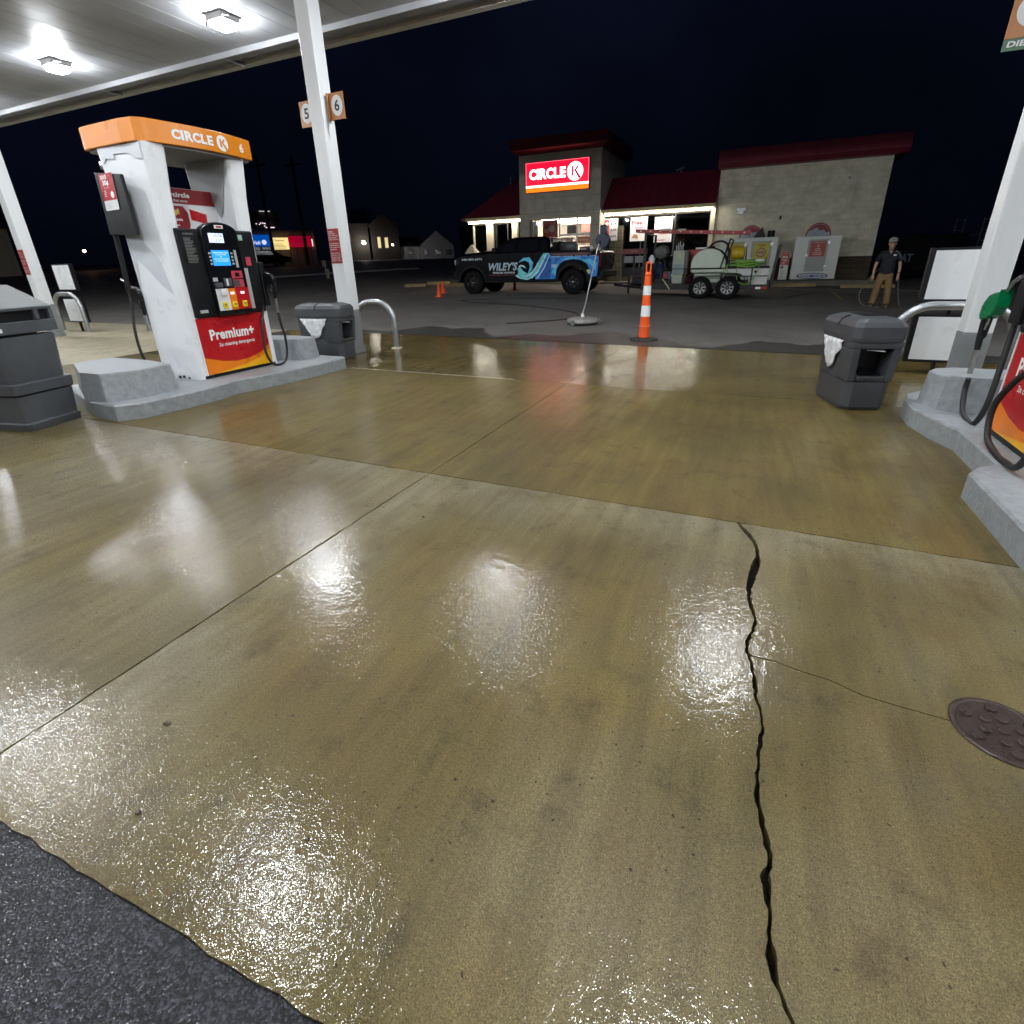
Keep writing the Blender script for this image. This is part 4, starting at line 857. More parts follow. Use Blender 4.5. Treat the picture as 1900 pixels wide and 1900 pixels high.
# posters and price board in the windows
def poster(label, x, y, z, w, h, build):
    t = thing('window_poster', label, 'poster', (x, y, z)); m = MB(); m.box(0,w,0,.01,0,h); m.build('sheet', mat('poster_paper', (.80,.76,.78), .5, var=.04), t); build(t, w, h); return t
PR = mat('poster_red', (.7,.04,.05), .45); PB = mat('poster_blue', (.5,.62,.75), .5, var=.2)
def pb1(t, w, h):
    m = MB(); plate(m, (w*.1,-.001,h*.42), u, v, w*.8, h*.52, .002); m.build('picture', PB, t)
    m = MB(); letter(m, 'Free', (w*.08,-.0035,h*.68), u, v, w*.6, h*.17, .002, .04); letter(m, 'pizza', (w*.3,-.0035,h*.5), u, v, w*.45, h*.12, .002, .02); m.build('poster_lettering', PR, t)
    m = MB(); poly(m, (w*.1,-.0015,h*.1), u, v, [(0,.05),(.3,.0),(.28,.16),(.12,.2)], .002); m.build('pictured_food', mat('poster_brown', (.4,.22,.1), .5), t)
def pb2(t, w, h):
    m = MB(); plate(m, (w*.5,-.001,h*.5), u, v, w*.45, h*.45, .002); m.build('picture', PB, t)
    m = MB(); letter(m, 'NEW', (w*.18,-.0035,h*.42), u, v, w*.6, h*.09, .002, .03); letter(m, 'deals', (w*.25,-.0035,h*.31), u, v, w*.45, h*.08, .002, .01); lines(m, (w*.1,-.0015,h*.05), u, v, w*.7, h*.07, 2, .002, .4, 3); m.build('poster_lettering', PR, t)
poster('white and blue Free poster in the window left of the ladder middle', -5.83, 26.56, 2.22, .78, 1.02, pb1)
poster('white poster with a torn slanted corner in the window behind the red ladder', -4.72, 26.56, 2.13, .80, 1.06, pb2)
def pb3(t, w, h):
    m = MB(); plate(m, (w*.03,-.001,h*.03), u, v, w*.36, h*.94, .002); m.build('red_column', PR, t)
    for k in range(3): m = MB(); poly(m, (w*.21,-.0035,h*(.2+.29*k)), u, v, circ(0,0,w*.12,16), .002); m.build('white_mark', LETW, t)
    for k, s0 in enumerate(('4.99','8.29','3.79')): m = MB(); letter(m, s0, (w*.5,-.0035,h*(.15+.29*k)), u, v, w*.4, h*.1, .002, .02); m.build('price_numeral', LETB, t)
poster('red and white price board with three prices on the stone pier', -7.0, 26.2, 2.27, .66, .93, pb3)
def pb4(t, w, h):
    m = MB(); plate(m, (.02,-.001,.02), u, v, w-.04, h-.04, .002); m.build('picture', mat('poster_cherry', (.5,.06,.05), .5, var=.4, vs=3), t)
    m = MB(); poly(m, (w*.6,-.0035,h*.72), u, v, circ(0,0,w*.2,20), .002); letter(m, 'HOT', (w*.1,-.0035,h*.6), u, v, w*.35, h*.12, .002, .04); lines(m, (w*.15,-.0035,h*.1), u, v, w*.6, h*.35, 4, .002, .4, 5); m.build('poster_lettering', mat('poster_rose', (.85,.55,.45), .5), t)
poster('tall red poster inside the entrance glass, left of the door', -9.95, 25.86, 1.9, .78, 1.38, pb4)
t = poster('narrow yellow poster at the left edge of the entrance glass', -10.44, 25.86, 1.5, .24, 1.75, lambda t, w, h: MB().prism([(.03,-.004,.05),(.2,-.004,.05),(.2,-.004,1.2),(.03,-.004,1.2)], (0,.003,0)).build('picture', mat('poster_amber', (.85,.5,.08), .5, var=.3), t))
for i, x in enumerate((-8.95,-8.12)):
    t = thing('door_banner', ('orange banner on the left entrance door, above the push bar', 'orange banner on the right entrance door, above the push bar')[i], 'poster', (x,25.70,2.2))
    m = MB(); m.box(0,.6,0,.01,0,.28); m.build('sheet', mat('banner_orange', (.8,.26,.1), .5, var=.2), t)
    m = MB(); letter(m, 'OPEN' if i else 'WELCOME', (.08,-.001,.1), u, v, .42,.08,.002,.02); m.build('poster_lettering', LETW, t)
# ice chests, propane sign, arch signs
ICEW = mat('freezer_white', (.80,.83,.76), .4, var=.07)
def ice_chest(label, x, y, z, w, h, doors, red):
    t = thing('ice_freezer', label, 'ice freezer', (x, y, z)); 
    m = MB(); m.box(0,w,0,.75,.04,h); m.build('cabinet', ICEW, t, .02)
    m = MB(); m.box(.03,w-.03,.05,.7,0,.04); m.build('base', BLACK, t)
    for k, (a, b, zb, zt_) in enumerate(doors):
        m = MB(); m.box(a,b,-.035,-.001,zb,zt_); d = m.build('door', mat('freezer_grey', (.42,.44,.42), .45, var=.1), t, .012)
        m = MB(); m.box(a-.05,a+.03,-.06,-.037,(zb+zt_)/2-.03,(zb+zt_)/2+.06); m.build('latch', STEEL, d)
        for zz in (zb+.12, zt_-.18): m = MB(); m.box(b-.03,b+.05,-.055,-.037,zz,zz+.12); m.build('hinge', STEEL, d)
        hh = (zt_-zb)*.48; z0 = zt_-hh-.06; ww = b-a-.16
        m = MB(); plate(m, (a+.09,-.036,z0), u, v, ww, hh, .002); d2 = m.build('ice_sticker', mat('sticker_red', (.5,.07,.05), .45) if red else mat('sticker_yellow', (.62,.56,.05), .45), t)
        if red:
            m = MB(); letter(m, 'PREMIUM ICE', (a+.14,-.0385,z0+hh*.87), u, v, ww*.8, hh*.07, .002, .02); letter(m, 'I', (a+.09+ww*.45,-.0385,z0+hh*.58), u, v, ww*.1, hh*.2, .002, .04); letter(m, 'CE', (a+.09+ww*.32,-.0385,z0+hh*.34), u, v, ww*.36, hh*.2, .002, .05); lines(m, (a+.2,-.0385,z0+.05), u, v, ww*.6, hh*.22, 2, .002, .4, 2); m.build('sticker_lettering', mat('faded_white', (.62,.58,.54), .5), d2)
        else:
            m = MB(); poly(m, (a+.09+ww/2,-.0385,z0+hh*.42), u, v, circ(0,0,ww*.3,24), .002); letter(m, 'ICE', (a+.09+ww*.3,-.0385,z0+hh*.78), u, v, ww*.4, hh*.12, .002, .04); m.build('sticker_mark', mat('sticker_brown', (.35,.08,.03), .5), d2)
            m = MB(); poly(m, (a+.09+ww/2,-.041,z0+hh*.42), u, v, circ(0,0,ww*.24,24), .002); m.build('sticker_centre', mat('sticker_cream', (.6,.5,.25), .5), d2)
            m = MB(); letter(m, 'ICE', (a+.09+ww*.34,-.0435,z0+hh*.36), u, v, ww*.32, hh*.13, .002, .04); m.build('sticker_lettering', RED, d2)
    return t
t = ice_chest('white ice freezer with a red ICE door and a blue oval below', 1.13, 25.3, FZ, 1.60, 1.64, [(.47,1.17,.34,1.52)], True)
m = MB(); poly(m, (.80,-.001,.17), u, v, circ(0,0,.56,32,ry=.12), .002); d = m.build('oval_mark', mat('oval_blue', (.03,.06,.2), .4), t)
m = MB(); poly(m, (.80,-.0035,.17), u, v, circ(0,0,.49,32,ry=.088), .002); m.build('oval_white', LETW, d)
m = MB(); poly(m, (.80,-.006,.17), u, v, circ(0,0,.44,32,ry=.055), .002); m.build('oval_centre', mat('oval_blue2', (.08,.14,.32), .4), d)
m = MB(); letter(m, 'reddy', (.43,-.0085,.13), u, v, .32, .08, .002, .03); letter(m, 'ice', (.86,-.0085,.145), u, v, .26, .055, .002, .03); m.build('oval_lettering', LETW, d)
ice_chest('white two door ice freezer with yellow ICE stickers behind the trailer', -1.72, 25.3, FZ, 2.22, 1.67, [(.25,1.0,.2,1.53),(1.25,2.0,.2,1.53)], False)
def arch_sign(label, x, z):
    t = thing('arch_sign', label, 'wall sign', (x, 26.44, z))
    m = MB(); m.prism([(a,.0,b) for a, b in [(-.46,-.0),(.46,0)]+circ(0,.0,.46,20,0,PI,ry=.5)[1:-1]], (0,.04,0)); m.build('sign_board', mat('arch_red', (.27,.03,.035), .5, var=.15), t)
    m = MB(); poly(m, (0,-.001,0), u, v, [(-.42,.01),(.42,.01),(.40,.14),(.28,.12),(.18,.24),(.06,.19),(-.10,.33),(-.22,.24),(-.36,.20)], .002); m.build('ice_picture', mat('ice_blue', (.36,.42,.52), .5, var=.35, vs=7), t)
    m = MB(); poly(m, (0,-.0015,0), u, v, circ(0,0,.42,20,.3,PI-.3,ry=.455)+circ(0,0,.39,20,.3,PI-.3,ry=.425)[::-1], .002); m.build('arch_line', mat('faded_rose', (.45,.2,.2), .5), t)
arch_sign('arched red sign with icy picture above the single door freezer', 1.96, 2.14)
arch_sign('arched red sign with icy picture above the trailer and two door freezer', -.58, 2.16)
t = thing('gas_cylinder_board', 'narrow red and white notice board beside the single door ice freezer', 'sign', (.70,25.42,FZ))
m = MB(); m.box(0,.32,0,.05,.03,1.12); m.build('board', ICEW, t, .006)
m = MB(); plate(m, (.01,-.001,.60), u, v, .30,.51,.002); d = m.build('red_header', mat('sticker_red', (.5,.07,.05), .45), t)
m = MB(); letter(m, 'Propane', (.05,-.0035,1.02), u, v, .2,.035,.002,.02); letter(m, 'Blue', (.06,-.0035,.87), u, v, .19,.08,.002,.05); letter(m, 'Tank', (.06,-.0035,.75), u, v, .19,.08,.002,.05); lines(m, (.06,-.0035,.63), u, v, .18,.08,2,.002,.4); m.build('header_lettering', LETW, d)
m = MB(); lines(m, (.05,-.001,.10), u, v, .22,.30,6,.002,.3,9); plate(m, (.04,-.001,.46), u, v, .11,.1,.002); m.build('small_print', mat('dim_print', (.22,.24,.23), .5), t)
t = thing('litter_bin', 'small pale peaked roof bin under the left eave light', 'litter bin', (-13.75,25.6,FZ))
m = MB(); m.box(-.25,.25,-.25,.25,0,1.15); m.build('body', CREAM, t, .015)
m = MB(); 
for sx in (-1,1):
    for sy in (-1,1): m.box(sx*.22-.03,sx*.22+.03,sy*.22-.03,sy*.22+.03,1.151,1.45)
m.box(-.035,.035,-.26,-.2,1.151,1.45); m.build('posts', CREAM, t)
m = MB(); m.loft([[(-.3,-.3,1.452),(.3,-.3,1.452),(.3,.3,1.452),(-.3,.3,1.452)],[(-.05,-.05,1.85),(.05,-.05,1.85),(.05,.05,1.85),(-.05,.05,1.85)]]); m.build('peaked_roof', CREAM, t)
# wheel stops and yellow line
STOP = mat('yellow_curb', (.42,.33,.15), .75, var=.2, dirt=.15, bump=.3, bs=30)
def stop(label, x, y, L_, rz=0):
    t = thing('wheel_stop', label, 'wheel stop', (x, y, zt(x, y)), rz, 'yellowed concrete wheel stops')
    m = MB(); m.prism([(-L_/2,-.09,0),(-L_/2,.09,0),(-L_/2,.06,.13),(-L_/2,-.06,.13)], (L_,0,0)); m.build('block', STOP, t, .015)
    m = MB(); 
    for sx in (-1,1): m.lathe([(.022,.131),(.018,.139)], 8, (sx*L_*.3,0,0))
    m.build('anchor_pin', STEEL, t)
stop('yellowed wheel stop in front of the single door ice freezer', 1.1, 24.4, 1.9)
stop('yellowed wheel stop behind the standing person', 3.75, 24.3, 1.75)
stop('farthest left yellowed wheel stop, left of the orange cones', -14.95, 21.9, 1.0, .9)
stop('yellowed wheel stop just behind the orange cones', -14.9, 23.9, 1.2, .9)
stop('yellowed wheel stop beside the front wheel of the truck', -13.0, 22.6, 1.3, .9)
def ground_strip(name, pts, w, m_, label, dz=.006, world_up=True):
    mm = MB(); a = []; b = []
    for i in range(len(pts)):
        p = Vector(pts[i]); q = Vector(pts[min(i+1, len(pts)-1)])-Vector(pts[max(i-1, 0)]); q.normalize(); nn = Vector((-q.y, q.x))*w/2
        for lst, pp in ((a, p+nn), (b, p-nn)): lst.append((pp.x, pp.y, zt(pp.x, pp.y)+dz))
    n_ = len(pts); mm.add(a+b, [(i, i+1, n_+i+1, n_+i) for i in range(n_-1)]); return struct(name, mm, m_, label)
def seg(a, b, n_): return [(a[0]+(b[0]-a[0])*i/n_, a[1]+(b[1]-a[1])*i/n_) for i in range(n_+1)]
ground_strip('parking_stripe', seg((2.48,24.0),(2.44,19.6),12), .1, mat('worn_yellow', (.3,.22,.07), .7, var=.4, vs=12), 'worn yellow parking stripe left of the standing person')
ground_strip('parking_stripe', seg((-14.4,19.6),(-12.8,21.5),8), .1, mat('worn_white', (.2,.19,.17), .7, var=.4, vs=12), 'worn pale parking stripe left of the truck')
# ================================================================== PICKUP TRUCK
TY = 17.9; TZ = .375
trk = thing('pickup_truck', 'black pickup truck with a blue wave wrap and white lettering on its side', 'pickup truck', (-7.74, TY+1.0, TZ), math.radians(.8))
# local: x forward is -x in the world; side facing the camera is y=-1.0
PAINT = mat('black_paint', (.0016,.0018,.004), .3, var=.15, coat=.1, spec=.12); TRIMB = mat('black_trim', (.006,.006,.007), .6, var=.2, spec=.2)
def arc(cx, r, n_=10, z0=.40): return [(cx+r*math.cos(PI-PI*i/n_), z0+r*math.sin(PI-PI*i/n_)) for i in range(n_+1)]
fxw, rxw = -1.915, 1.915
prof = [(-2.58,.50),(-2.40,.42)]+arc(fxw, .52)+[(-1.36,.42),(1.36,.42)]+arc(rxw, .52)+[(2.48,.45),(2.72,.50),(2.83,.62),(2.85,1.30),(2.80,1.36),(.98,1.37),(-1.2,1.37),(-2.45,1.30),(-2.60,1.20),(-2.62,.80)]
def sl(mb, pr, y0, y1, cham=.05):
    cx = sum(p[0] for p in pr)/len(pr); cz = sum(p[1] for p in pr)/len(pr)
    mb.loft([[(x, y0, z) if z < .9 else (x, y0+cham, z) for x, z in pr], [(x, y0+ .0, z) if z < .9 else (x, y0+cham+.02, z+.01) for x, z in pr], [(x, y1, z) if z < .9 else (x, y1-cham, z) for x, z in pr]]); return mb
m = MB(); m.prism([(x, -1.0, z) for x, z in prof], (0, 2.0, 0)); m.build('body', PAINT, trk, .03, seg=3)
m = MB(); m.hexa([(-2.50,-.93,1.30),(-1.22,-.95,1.372),(-1.22,.95,1.372),(-2.50,.93,1.30)], [(-2.42,-.85,1.37),(-1.25,-.87,1.475),(-1.25,.87,1.475),(-2.42,.85,1.37)]); m.build('hood', PAINT, trk, .04, seg=3)
cabp = [(-1.28,1.372),(-.42,1.845),(-.1,1.875),(.85,1.865),(1.02,1.82),(1.13,1.372)]
m = MB(); m.loft([[(x, -.97+(z-1.372)*.36, z) for x, z in cabp], [(x, .97-(z-1.372)*.36, z) for x, z in cabp]]); m.build('cab', PAINT, trk, .035, seg=3)
GLK = mat('tinted_glass', (.008,.009,.011), .06, var=.05, coat=1.)
def cs(pts): return [(x, -.973+(z-1.372)*.36-.002, z) for x, z in pts]
m = MB()
for w_ in ([(-1.02,1.42),(-.46,1.74),(-.22,1.775),(-.20,1.42)], [(-.12,1.42),(-.13,1.78),(.62,1.775),(.66,1.42)], [(.74,1.42),(.71,1.77),(.92,1.74),(1.0,1.42)]):
    m.prism(cs(w_), (0,-.004,0))
m.build('side_window', GLK, trk)
m = MB(); m.hexa([(-1.23,-.82,1.42),(-1.23,.82,1.42),(-1.17,.82,1.42),(-1.17,-.82,1.42)], [(-.47,-.76,1.83),(-.47,.76,1.83),(-.41,.76,1.83),(-.41,-.76,1.83)]); m.build('windscreen', GLK, trk)
m = MB(); m.box(1.0,1.09,-.70,.70,1.48,1.78); m.build('rear_window', GLK, trk)
m = MB(); m.box(-2.72,-2.58,-1.0,1.0,.52,.78); m.build('front_bumper', TRIMB, trk, .04, seg=3)
m = MB(); m.box(2.84,2.98,-.98,.98,.52,.74); m.build('rear_bumper', TRIMB, trk, .03, seg=3)
m = MB(); m.box(-2.655,-2.605,-.62,.62,.85,1.18); m.build('grille', BLACK, trk, .02)
for s0 in (-1, 1):
    m = MB(); m.box(-2.65,-2.45,s0*.80-.2,s0*.80+.205,1.02,1.20); m.build('headlight', mat('lamp_glass', (.5,.52,.55), .12, .3, coat=1.), trk, .02)
    m = MB(); m.box(2.80,2.865,s0*.90-.1,s0*.90+.105,.86,1.30); m.build('tail_light', mat('tail_red', (.20,.006,.01), .2, coat=1.), trk, .015)
m = MB(); m.box(2.853,2.862,-.78,.78,.78,1.32); m.build('tailgate', PAINT, trk, .004)
m = MB(); m.box(1.16,2.78,-.90,-.98,1.372,1.40); m.box(1.16,2.78,.90,.98,1.372,1.40); m.build('bed_rail', TRIMB, trk, .01)
m = MB(); m.prism([(-1.36,-1.06,.40),(1.34,-1.06,.40),(1.34,-1.02,.46),(-1.36,-1.02,.46)], (0,.12,0)); m.build('running_board', TRIMB, trk, .01)
for cx in (fxw, rxw):
    o_ = arc(cx, .60, 12); i_ = arc(cx, .515, 12)
    for yy in (-1.045, .99): m = MB(); m.prism([(x, yy, z) for x, z in o_+i_[::-1]], (0,.055,0)); m.build('fender_flare', TRIMB, trk, .012)
def wheel(parent, x, y, r, w, rimr, rim_m, spokes, side=-1):
    m = MB(); m.lathe([(rimr,-w/2),(r-.03,-w/2-.004),(r-.008,-w/2+.03),(r,-w/4),(r,w/4),(r-.008,w/2-.03),(r-.03,w/2+.004),(rimr,w/2)], 36, (x, y, r), 'Y', cap=False)
    ty = m.build('tyre', TYRE, parent)
    m = MB()
    for k in range(30):
        a = 2*PI*k/30; c, s1 = math.cos(a), math.sin(a)
        m.hexa([(x+c*(r-.01)-s1*.018, y-w/2+.01, r+s1*(r-.01)+c*.018), (x+c*(r-.01)+s1*.018, y-w/2+.01, r+s1*(r-.01)-c*.018), (x+c*(r-.01)+s1*.018, y+w/2-.01, r+s1*(r-.01)-c*.018), (x+c*(r-.01)-s1*.018, y+w/2-.01, r+s1*(r-.01)+c*.018)],
               [(x+c*(r+.008)-s1*.016, y-w/2+.02, r+s1*(r+.008)+c*.016), (x+c*(r+.008)+s1*.016, y-w/2+.02, r+s1*(r+.008)-c*.016), (x+c*(r+.008)+s1*.016, y+w/2-.02, r+s1*(r+.008)-c*.016), (x+c*(r+.008)-s1*.016, y+w/2-.02, r+s1*(r+.008)+c*.016)])
    m.build('tread', TYRE, ty)
    m = MB(); f_ = side*(w/2-.02)
    m.lathe([(rimr+.002,f_),(rimr-.022,f_-side*.012),(rimr-.035,f_-side*.06)], 32, (x, y, r), 'Y', cap=False); m.build('rim', rim_m, ty)
    m = MB(); m.lathe([(rimr-.03,f_-side*.065),(rimr-.03,f_-side*.075)], 32, (x, y, r), 'Y'); m.build('brake_disc', BLACK, ty)
    m = MB()
    for k in range(spokes):
        a = 2*PI*k/spokes+.2; c, s1 = math.cos(a), math.sin(a); hw0, hw1 = rimr*.10, rimr*.15
        P_ = lambda rr, hw, dy: (x+c*rr-s1*hw, y+f_-side*dy, r+s1*rr+c*hw)
        m.hexa([P_(.05,hw0,.06),P_(.05,-hw0,.06),P_(rimr-.02,-hw1,.06),P_(rimr-.02,hw1,.06)], [P_(.05,hw0*.8,.015),P_(.05,-hw0*.8,.015),P_(rimr-.02,-hw1*.8,.008),P_(rimr-.02,hw1*.8,.008)])
    m.build('spokes', rim_m, ty)
    m = MB(); m.lathe([(.06,f_-side*.03),(.055,f_),(.01,f_+side*.006)], 16, (x, y, r), 'Y')
    for k in range(6): a = 2*PI*k/6; m.lathe([(.018,f_-side*.06),(.016,f_+side*.004)], 6, (x+.10*math.cos(a), y, r+.10*math.sin(a)), 'Y')
    m.build('hub', CHROME, ty)
    return ty
RIMB = mat('black_rim', (.012,.012,.014), .2, .6, var=.2, coat=.5)
for cx in (fxw, rxw):
    for yy, sd in ((-.85,-1),(.85,1)): wheel(trk, cx, yy, .405, .30, .235, RIMB, 6, sd)
m = MB(); m.box(-2.3,2.7,-.75,.75,.40,.56); m.build('chassis', BLACK, trk)
m = MB(); m.lathe([(.025,-.8),(.025,.8)], 8, (rxw,0,.4), 'Y'); m.lathe([(.025,-.8),(.025,.8)], 8, (fxw,0,.4), 'Y'); m.build('axle', BLACK, trk)
m = MB(); m.box(-1.02,-.85,-1.19,-1.02,1.38,1.55); m.build('wing_mirror', PAINT, trk, .03)
# wrap: waves, lettering and small print on the camera side
Ys = -1.003; U_ = (1,0,0); V_ = (0,0,1)
def wrap(name, col, polys, k, rough=.3):
    m = MB()
    for p in polys: poly(m, (0, Ys-.002*k, 0), U_, V_, p, .0015)
    return m.build(name, mat('wrap_'+name, col, rough, var=.25, vs=5, coat=.4), trk)
BL = [(.55,.50),(1.30,.50),(1.33,.80),(1.44,.98),(1.62,1.08),(1.915,1.12),(2.2,1.08),(2.39,.98),(2.50,.80),(2.53,.55),(2.76,.58),(2.80,1.02),(2.80,1.20),(1.12,1.22),(1.1,1.31),(.86,1.33),(.60,1.0)]
wrap('blue_field', (.02,.22,.66), [BL], 1)
wrap('deep_blue', (.012,.09,.36), [[(.70,.52),(1.10,.52),(1.15,1.16),(.98,1.2),(.82,.85)], [(1.25,1.0),(1.5,1.14),(1.3,1.18)]], 2)
wrap('light_blue', (.10,.52,.85), [[(1.15,.70),(1.31,.60),(1.33,.80),(1.44,.98),(1.30,.95)], [(2.2,1.09),(2.5,.95),(2.72,.75),(2.74,1.0),(2.5,1.12)], [(1.5,1.07),(1.7,1.17),(2.05,1.19),(2.3,1.10),(1.95,1.14)], [(-.10,1.05),(.12,1.2),(.34,1.22),(.48,1.05),(.44,.82),(.28,.70),(.36,.9),(.32,1.06),(.15,1.12)]], 3)
wave = [(-.08,.74),(-.14,.62),(-.02,.52),(.24,.48),(.46,.54),(.66,.72),(.84,1.02),(.97,1.26),(1.07,1.33),(.86,1.33),(.74,1.16),(.58,.90),(.40,.74),(.24,.70),(.10,.78),(-.02,.92),(-.12,.86)]
wrap('teal_wave', (.16,.60,.66), [wave], 4)
wrap('pale_crest', (.55,.88,.90), [[(.0,.55),(.24,.515),(.44,.58),(.62,.76),(.80,1.06),(.94,1.28),(.98,1.28),(.84,1.04),(.66,.73),(.46,.55),(.24,.49)], [(.04,.62),(.22,.58),(.38,.64),(.54,.80),(.70,1.05),(.68,1.06),(.50,.82),(.34,.67),(.2,.62)], [(-.1,.9),(.0,.98),(.13,.96),(.22,.86),(.12,.90),(.02,.93)], [(-.16,.66),(-.2,.62),(-.1,.56),(.02,.52),(-.04,.58)], [(.60,.52),(.86,.86),(1.08,1.28),(1.10,1.27),(.90,.86),(.66,.53)]], 5)
m = MB(); letter(m, "WILEY'S", (-1.30,Ys-.006,.80), U_, V_, 1.14,.27,.002,.035,.25); m.build('wrap_lettering', mat('ice_lettering', (.40,.52,.60), .35, var=.3, vs=6), trk)
m = MB(); letter(m, 'PRESSURE WASHING', (-1.08,Ys-.006,.70), U_, V_, .86,.062,.002,.025); letter(m, '440-983-6972', (-2.34,Ys-.006,1.165), U_, V_, .84,.065,.002,.02,.15); lines(m, (1.16,Ys-.006,.87), U_, V_, .22,.1,3,.002,.5,3); letter(m, 'soft wash   roof wash   house wash   gutters', (1.14,Ys-.011,1.195), U_, V_, 1.6,.035,.002,.03)
m.build('white_lettering', mat('wrap_white', (.62,.68,.74), .35), trk)
m = MB(); letter(m, 'HOUSE - ROOF - DRIVE - DECK', (-1.22,Ys-.006,.635), U_, V_, 1.0,.035,.002,.015); letter(m, 'LICENSED & INSURED', (1.22,Ys-.011,1.255), U_, V_, 1.2,.05,.002,.02); m.build('red_lettering', mat('wrap_red', (.30,.06,.06), .4), trk)
m = MB(); plate(m, (1.12,Ys-.0065,1.235), U_, V_, 1.42,.09,.002); m.build('dark_band', mat('wrap_dark', (.02,.015,.03), .4), trk)
m = MB(); poly(m, (2.46,Ys-.007,.72), U_, V_, circ(0,0,.075,18), .002); m.build('badge', mat('wrap_yellow', (.55,.55,.28), .4), trk)
m = MB(); m.lathe([(.012,-.01),(.012,0)], 8, (0,0,0)); m.v = [(x-1.2, Ys-.004+z, 1.33+y) for x, y, z in m.v]; m.build('marker_lamp', CHROME, trk)
# loads in the bed
def on_truck(name, label, cat, x, y, z): return thing(name, label, cat, (-7.74+x, TY+1.0+y, TZ+z))
t = on_truck('hose_drum', 'dark drum of hose lying in the truck bed behind the cab', 'hose drum', 1.42, .1, 1.36)
m = MB(); m.lathe([(.10,-.30),(.17,-.29),(.17,.29),(.10,.30)], 20, (0,0,.17), 'X'); m.build('drum', mat('drum_grey', (.12,.12,.13), .5, bump=.4, bs=12), t)
m = MB(); m.lathe([(.2,-.33),(.2,-.31)], 20, (0,0,.17), 'X'); m.build('end_flange', BLACK, t)
t = on_truck('jug_rack', 'wire rack with white jugs in the truck bed at the cab rear', 'rack', 1.28, .45, 1.36)
m = MB()
for a, b in (((-.1,-.3,0),(-.06,-.3,.46)),((.22,-.3,0),(.16,-.3,.46)),((-.1,.3,0),(-.06,.3,.46)),((.22,.3,0),(.16,.3,.46)),((-.06,-.3,.46),(.16,-.3,.46)),((-.06,.3,.46),(.16,.3,.46)),((.16,-.3,.46),(.16,.3,.46))): m.tube([a,b], .014, 6)
m.build('wire_frame', GALV, t)
m = MB(); m.box(-.02,.13,-.2,0,.02,.26); m.box(.03,.08,-.13,-.08,.26,.36); m.build('jug', WHITE2, t, .03, seg=3)
t = on_truck('hose_reel', 'black hose reel standing up at the tail of the truck bed', 'hose reel', 2.62, .25, 1.36)
m = MB(); m.lathe([(.17,-.1),(.19,-.12),(.21,-.05),(.21,.05),(.19,.12),(.17,.1)], 20, (0,0,.33), 'Y'); m.build('wound_hose', RUBBER, t)
for yy in (-.15,.15): m = MB(); m.lathe([(.23,yy-.008),(.23,yy+.008)], 20, (0,0,.33), 'Y'); m.box(-.03,.03,yy-.012,yy+.012,0,.33); m.build('reel_flange', mat('reel_blue', (.03,.05,.1), .4), t)
m = MB(); m.box(-.1,.12,-.13,.13,.55,.82); m.build('reel_motor', mat('motor_blue', (.04,.06,.11), .4), t, .03)
t = on_truck('carton', 'small dark red carton standing in the truck bed', 'box', 1.95, .3, 1.36)
m = MB(); m.box(-.16,.16,-.12,.12,0,.16); m.build('box', mat('carton_wine', (.12,.03,.06), .5), t, .006)
m = MB(); plate(m, (-.12,-.121,.05), u, v, .2, .06, .002); m.build('box_print', CARDG, t)
t = on_truck('spray_bottle', 'white spray bottle standing in the truck bed', 'bottle', 2.22, .2, 1.36)
m = MB(); m.lathe([(.05,0),(.055,.02),(.055,.13),(.025,.17),(.02,.2)], 14); m.build('bottle', WHITE2, t)
m = MB(); m.box(-.06,.03,-.02,.02,.2,.24); m.build('trigger_head', RED, t)
# ================================================================== TRAILER
RX, RY = -1.25, 18.2
def tzg(x): return .235-.045*(x+1.7)*.55
trl = thing('equipment_trailer', 'black open tandem axle trailer carrying washing equipment', 'trailer', (RX, RY, .22), -.0)
DK = .30   # deck height above local ground
FR = mat('trailer_black', (.006,.006,.007), .45, var=.25, bump=.1)
m = MB(); 
for yy in (0.02, 1.86): m.box(-2.3,1.55,yy,yy+.07,DK-.02,DK+.12)
m.box(-2.3,-2.22,.09,1.86,DK-.02,DK+.12); m.box(1.48,1.55,.09,1.86,DK-.02,DK+.12)
for x in (-1.6,-.9,.4,1.0): m.box(x,x+.05,.09,1.86,DK-.01,DK+.08)
m.build('frame', FR, trl, .008)
m = MB()
for k in range(9): m.box(-2.22,1.48,.095+.197*k,.095+.197*k+.185,DK+.121,DK+.155)
m.build('deck', mat('deck_wood', (.07,.05,.035), .8, var=.3), trl)
m = MB(); m.tube([(-2.3,.1,DK+.05),(-3.15,.95,DK+.08)], .05, 6); m.tube([(-2.3,1.85,DK+.05),(-3.15,.95,DK+.08)], .05, 6); m.tube([(-3.1,.95,DK+.09),(-3.4,.95,DK+.12)], .06, 8); m.build('drawbar', FR, trl)
m = MB(); m.tube([(-2.9,.95,0.0),(-2.9,.95,.75)], .04, 8); m.tube([(-2.9,.95,.70),(-2.8,.80,.78)], .015, 6); m.build('jack', FR, trl)
m = MB(); m.box(-2.75,-2.35,.75,1.15,DK+.13,DK+.35); m.build('battery_box', BLACK, trl, .02)
for x in (-.42, .385):
    for yy, sd in ((-.08,-1),(2.03,1)):
        wheel(trl, x, yy, .335, .2, .19, mat('silver_rim', (.5,.5,.5), .3, .8, var=.15), 8, sd)
m = MB(); m.lathe([(.03,0),(.03,2)], 8, (-.42,0,.335), 'Y'); m.lathe([(.03,0),(.03,2)], 8, (.385,0,.335), 'Y'); m.build('axle', FR, trl)
fp = [(-.95,.48),(-.86,.64),(-.72,.745),(-.55,.765),(.52,.765),(.69,.745),(.83,.64),(.92,.48)]
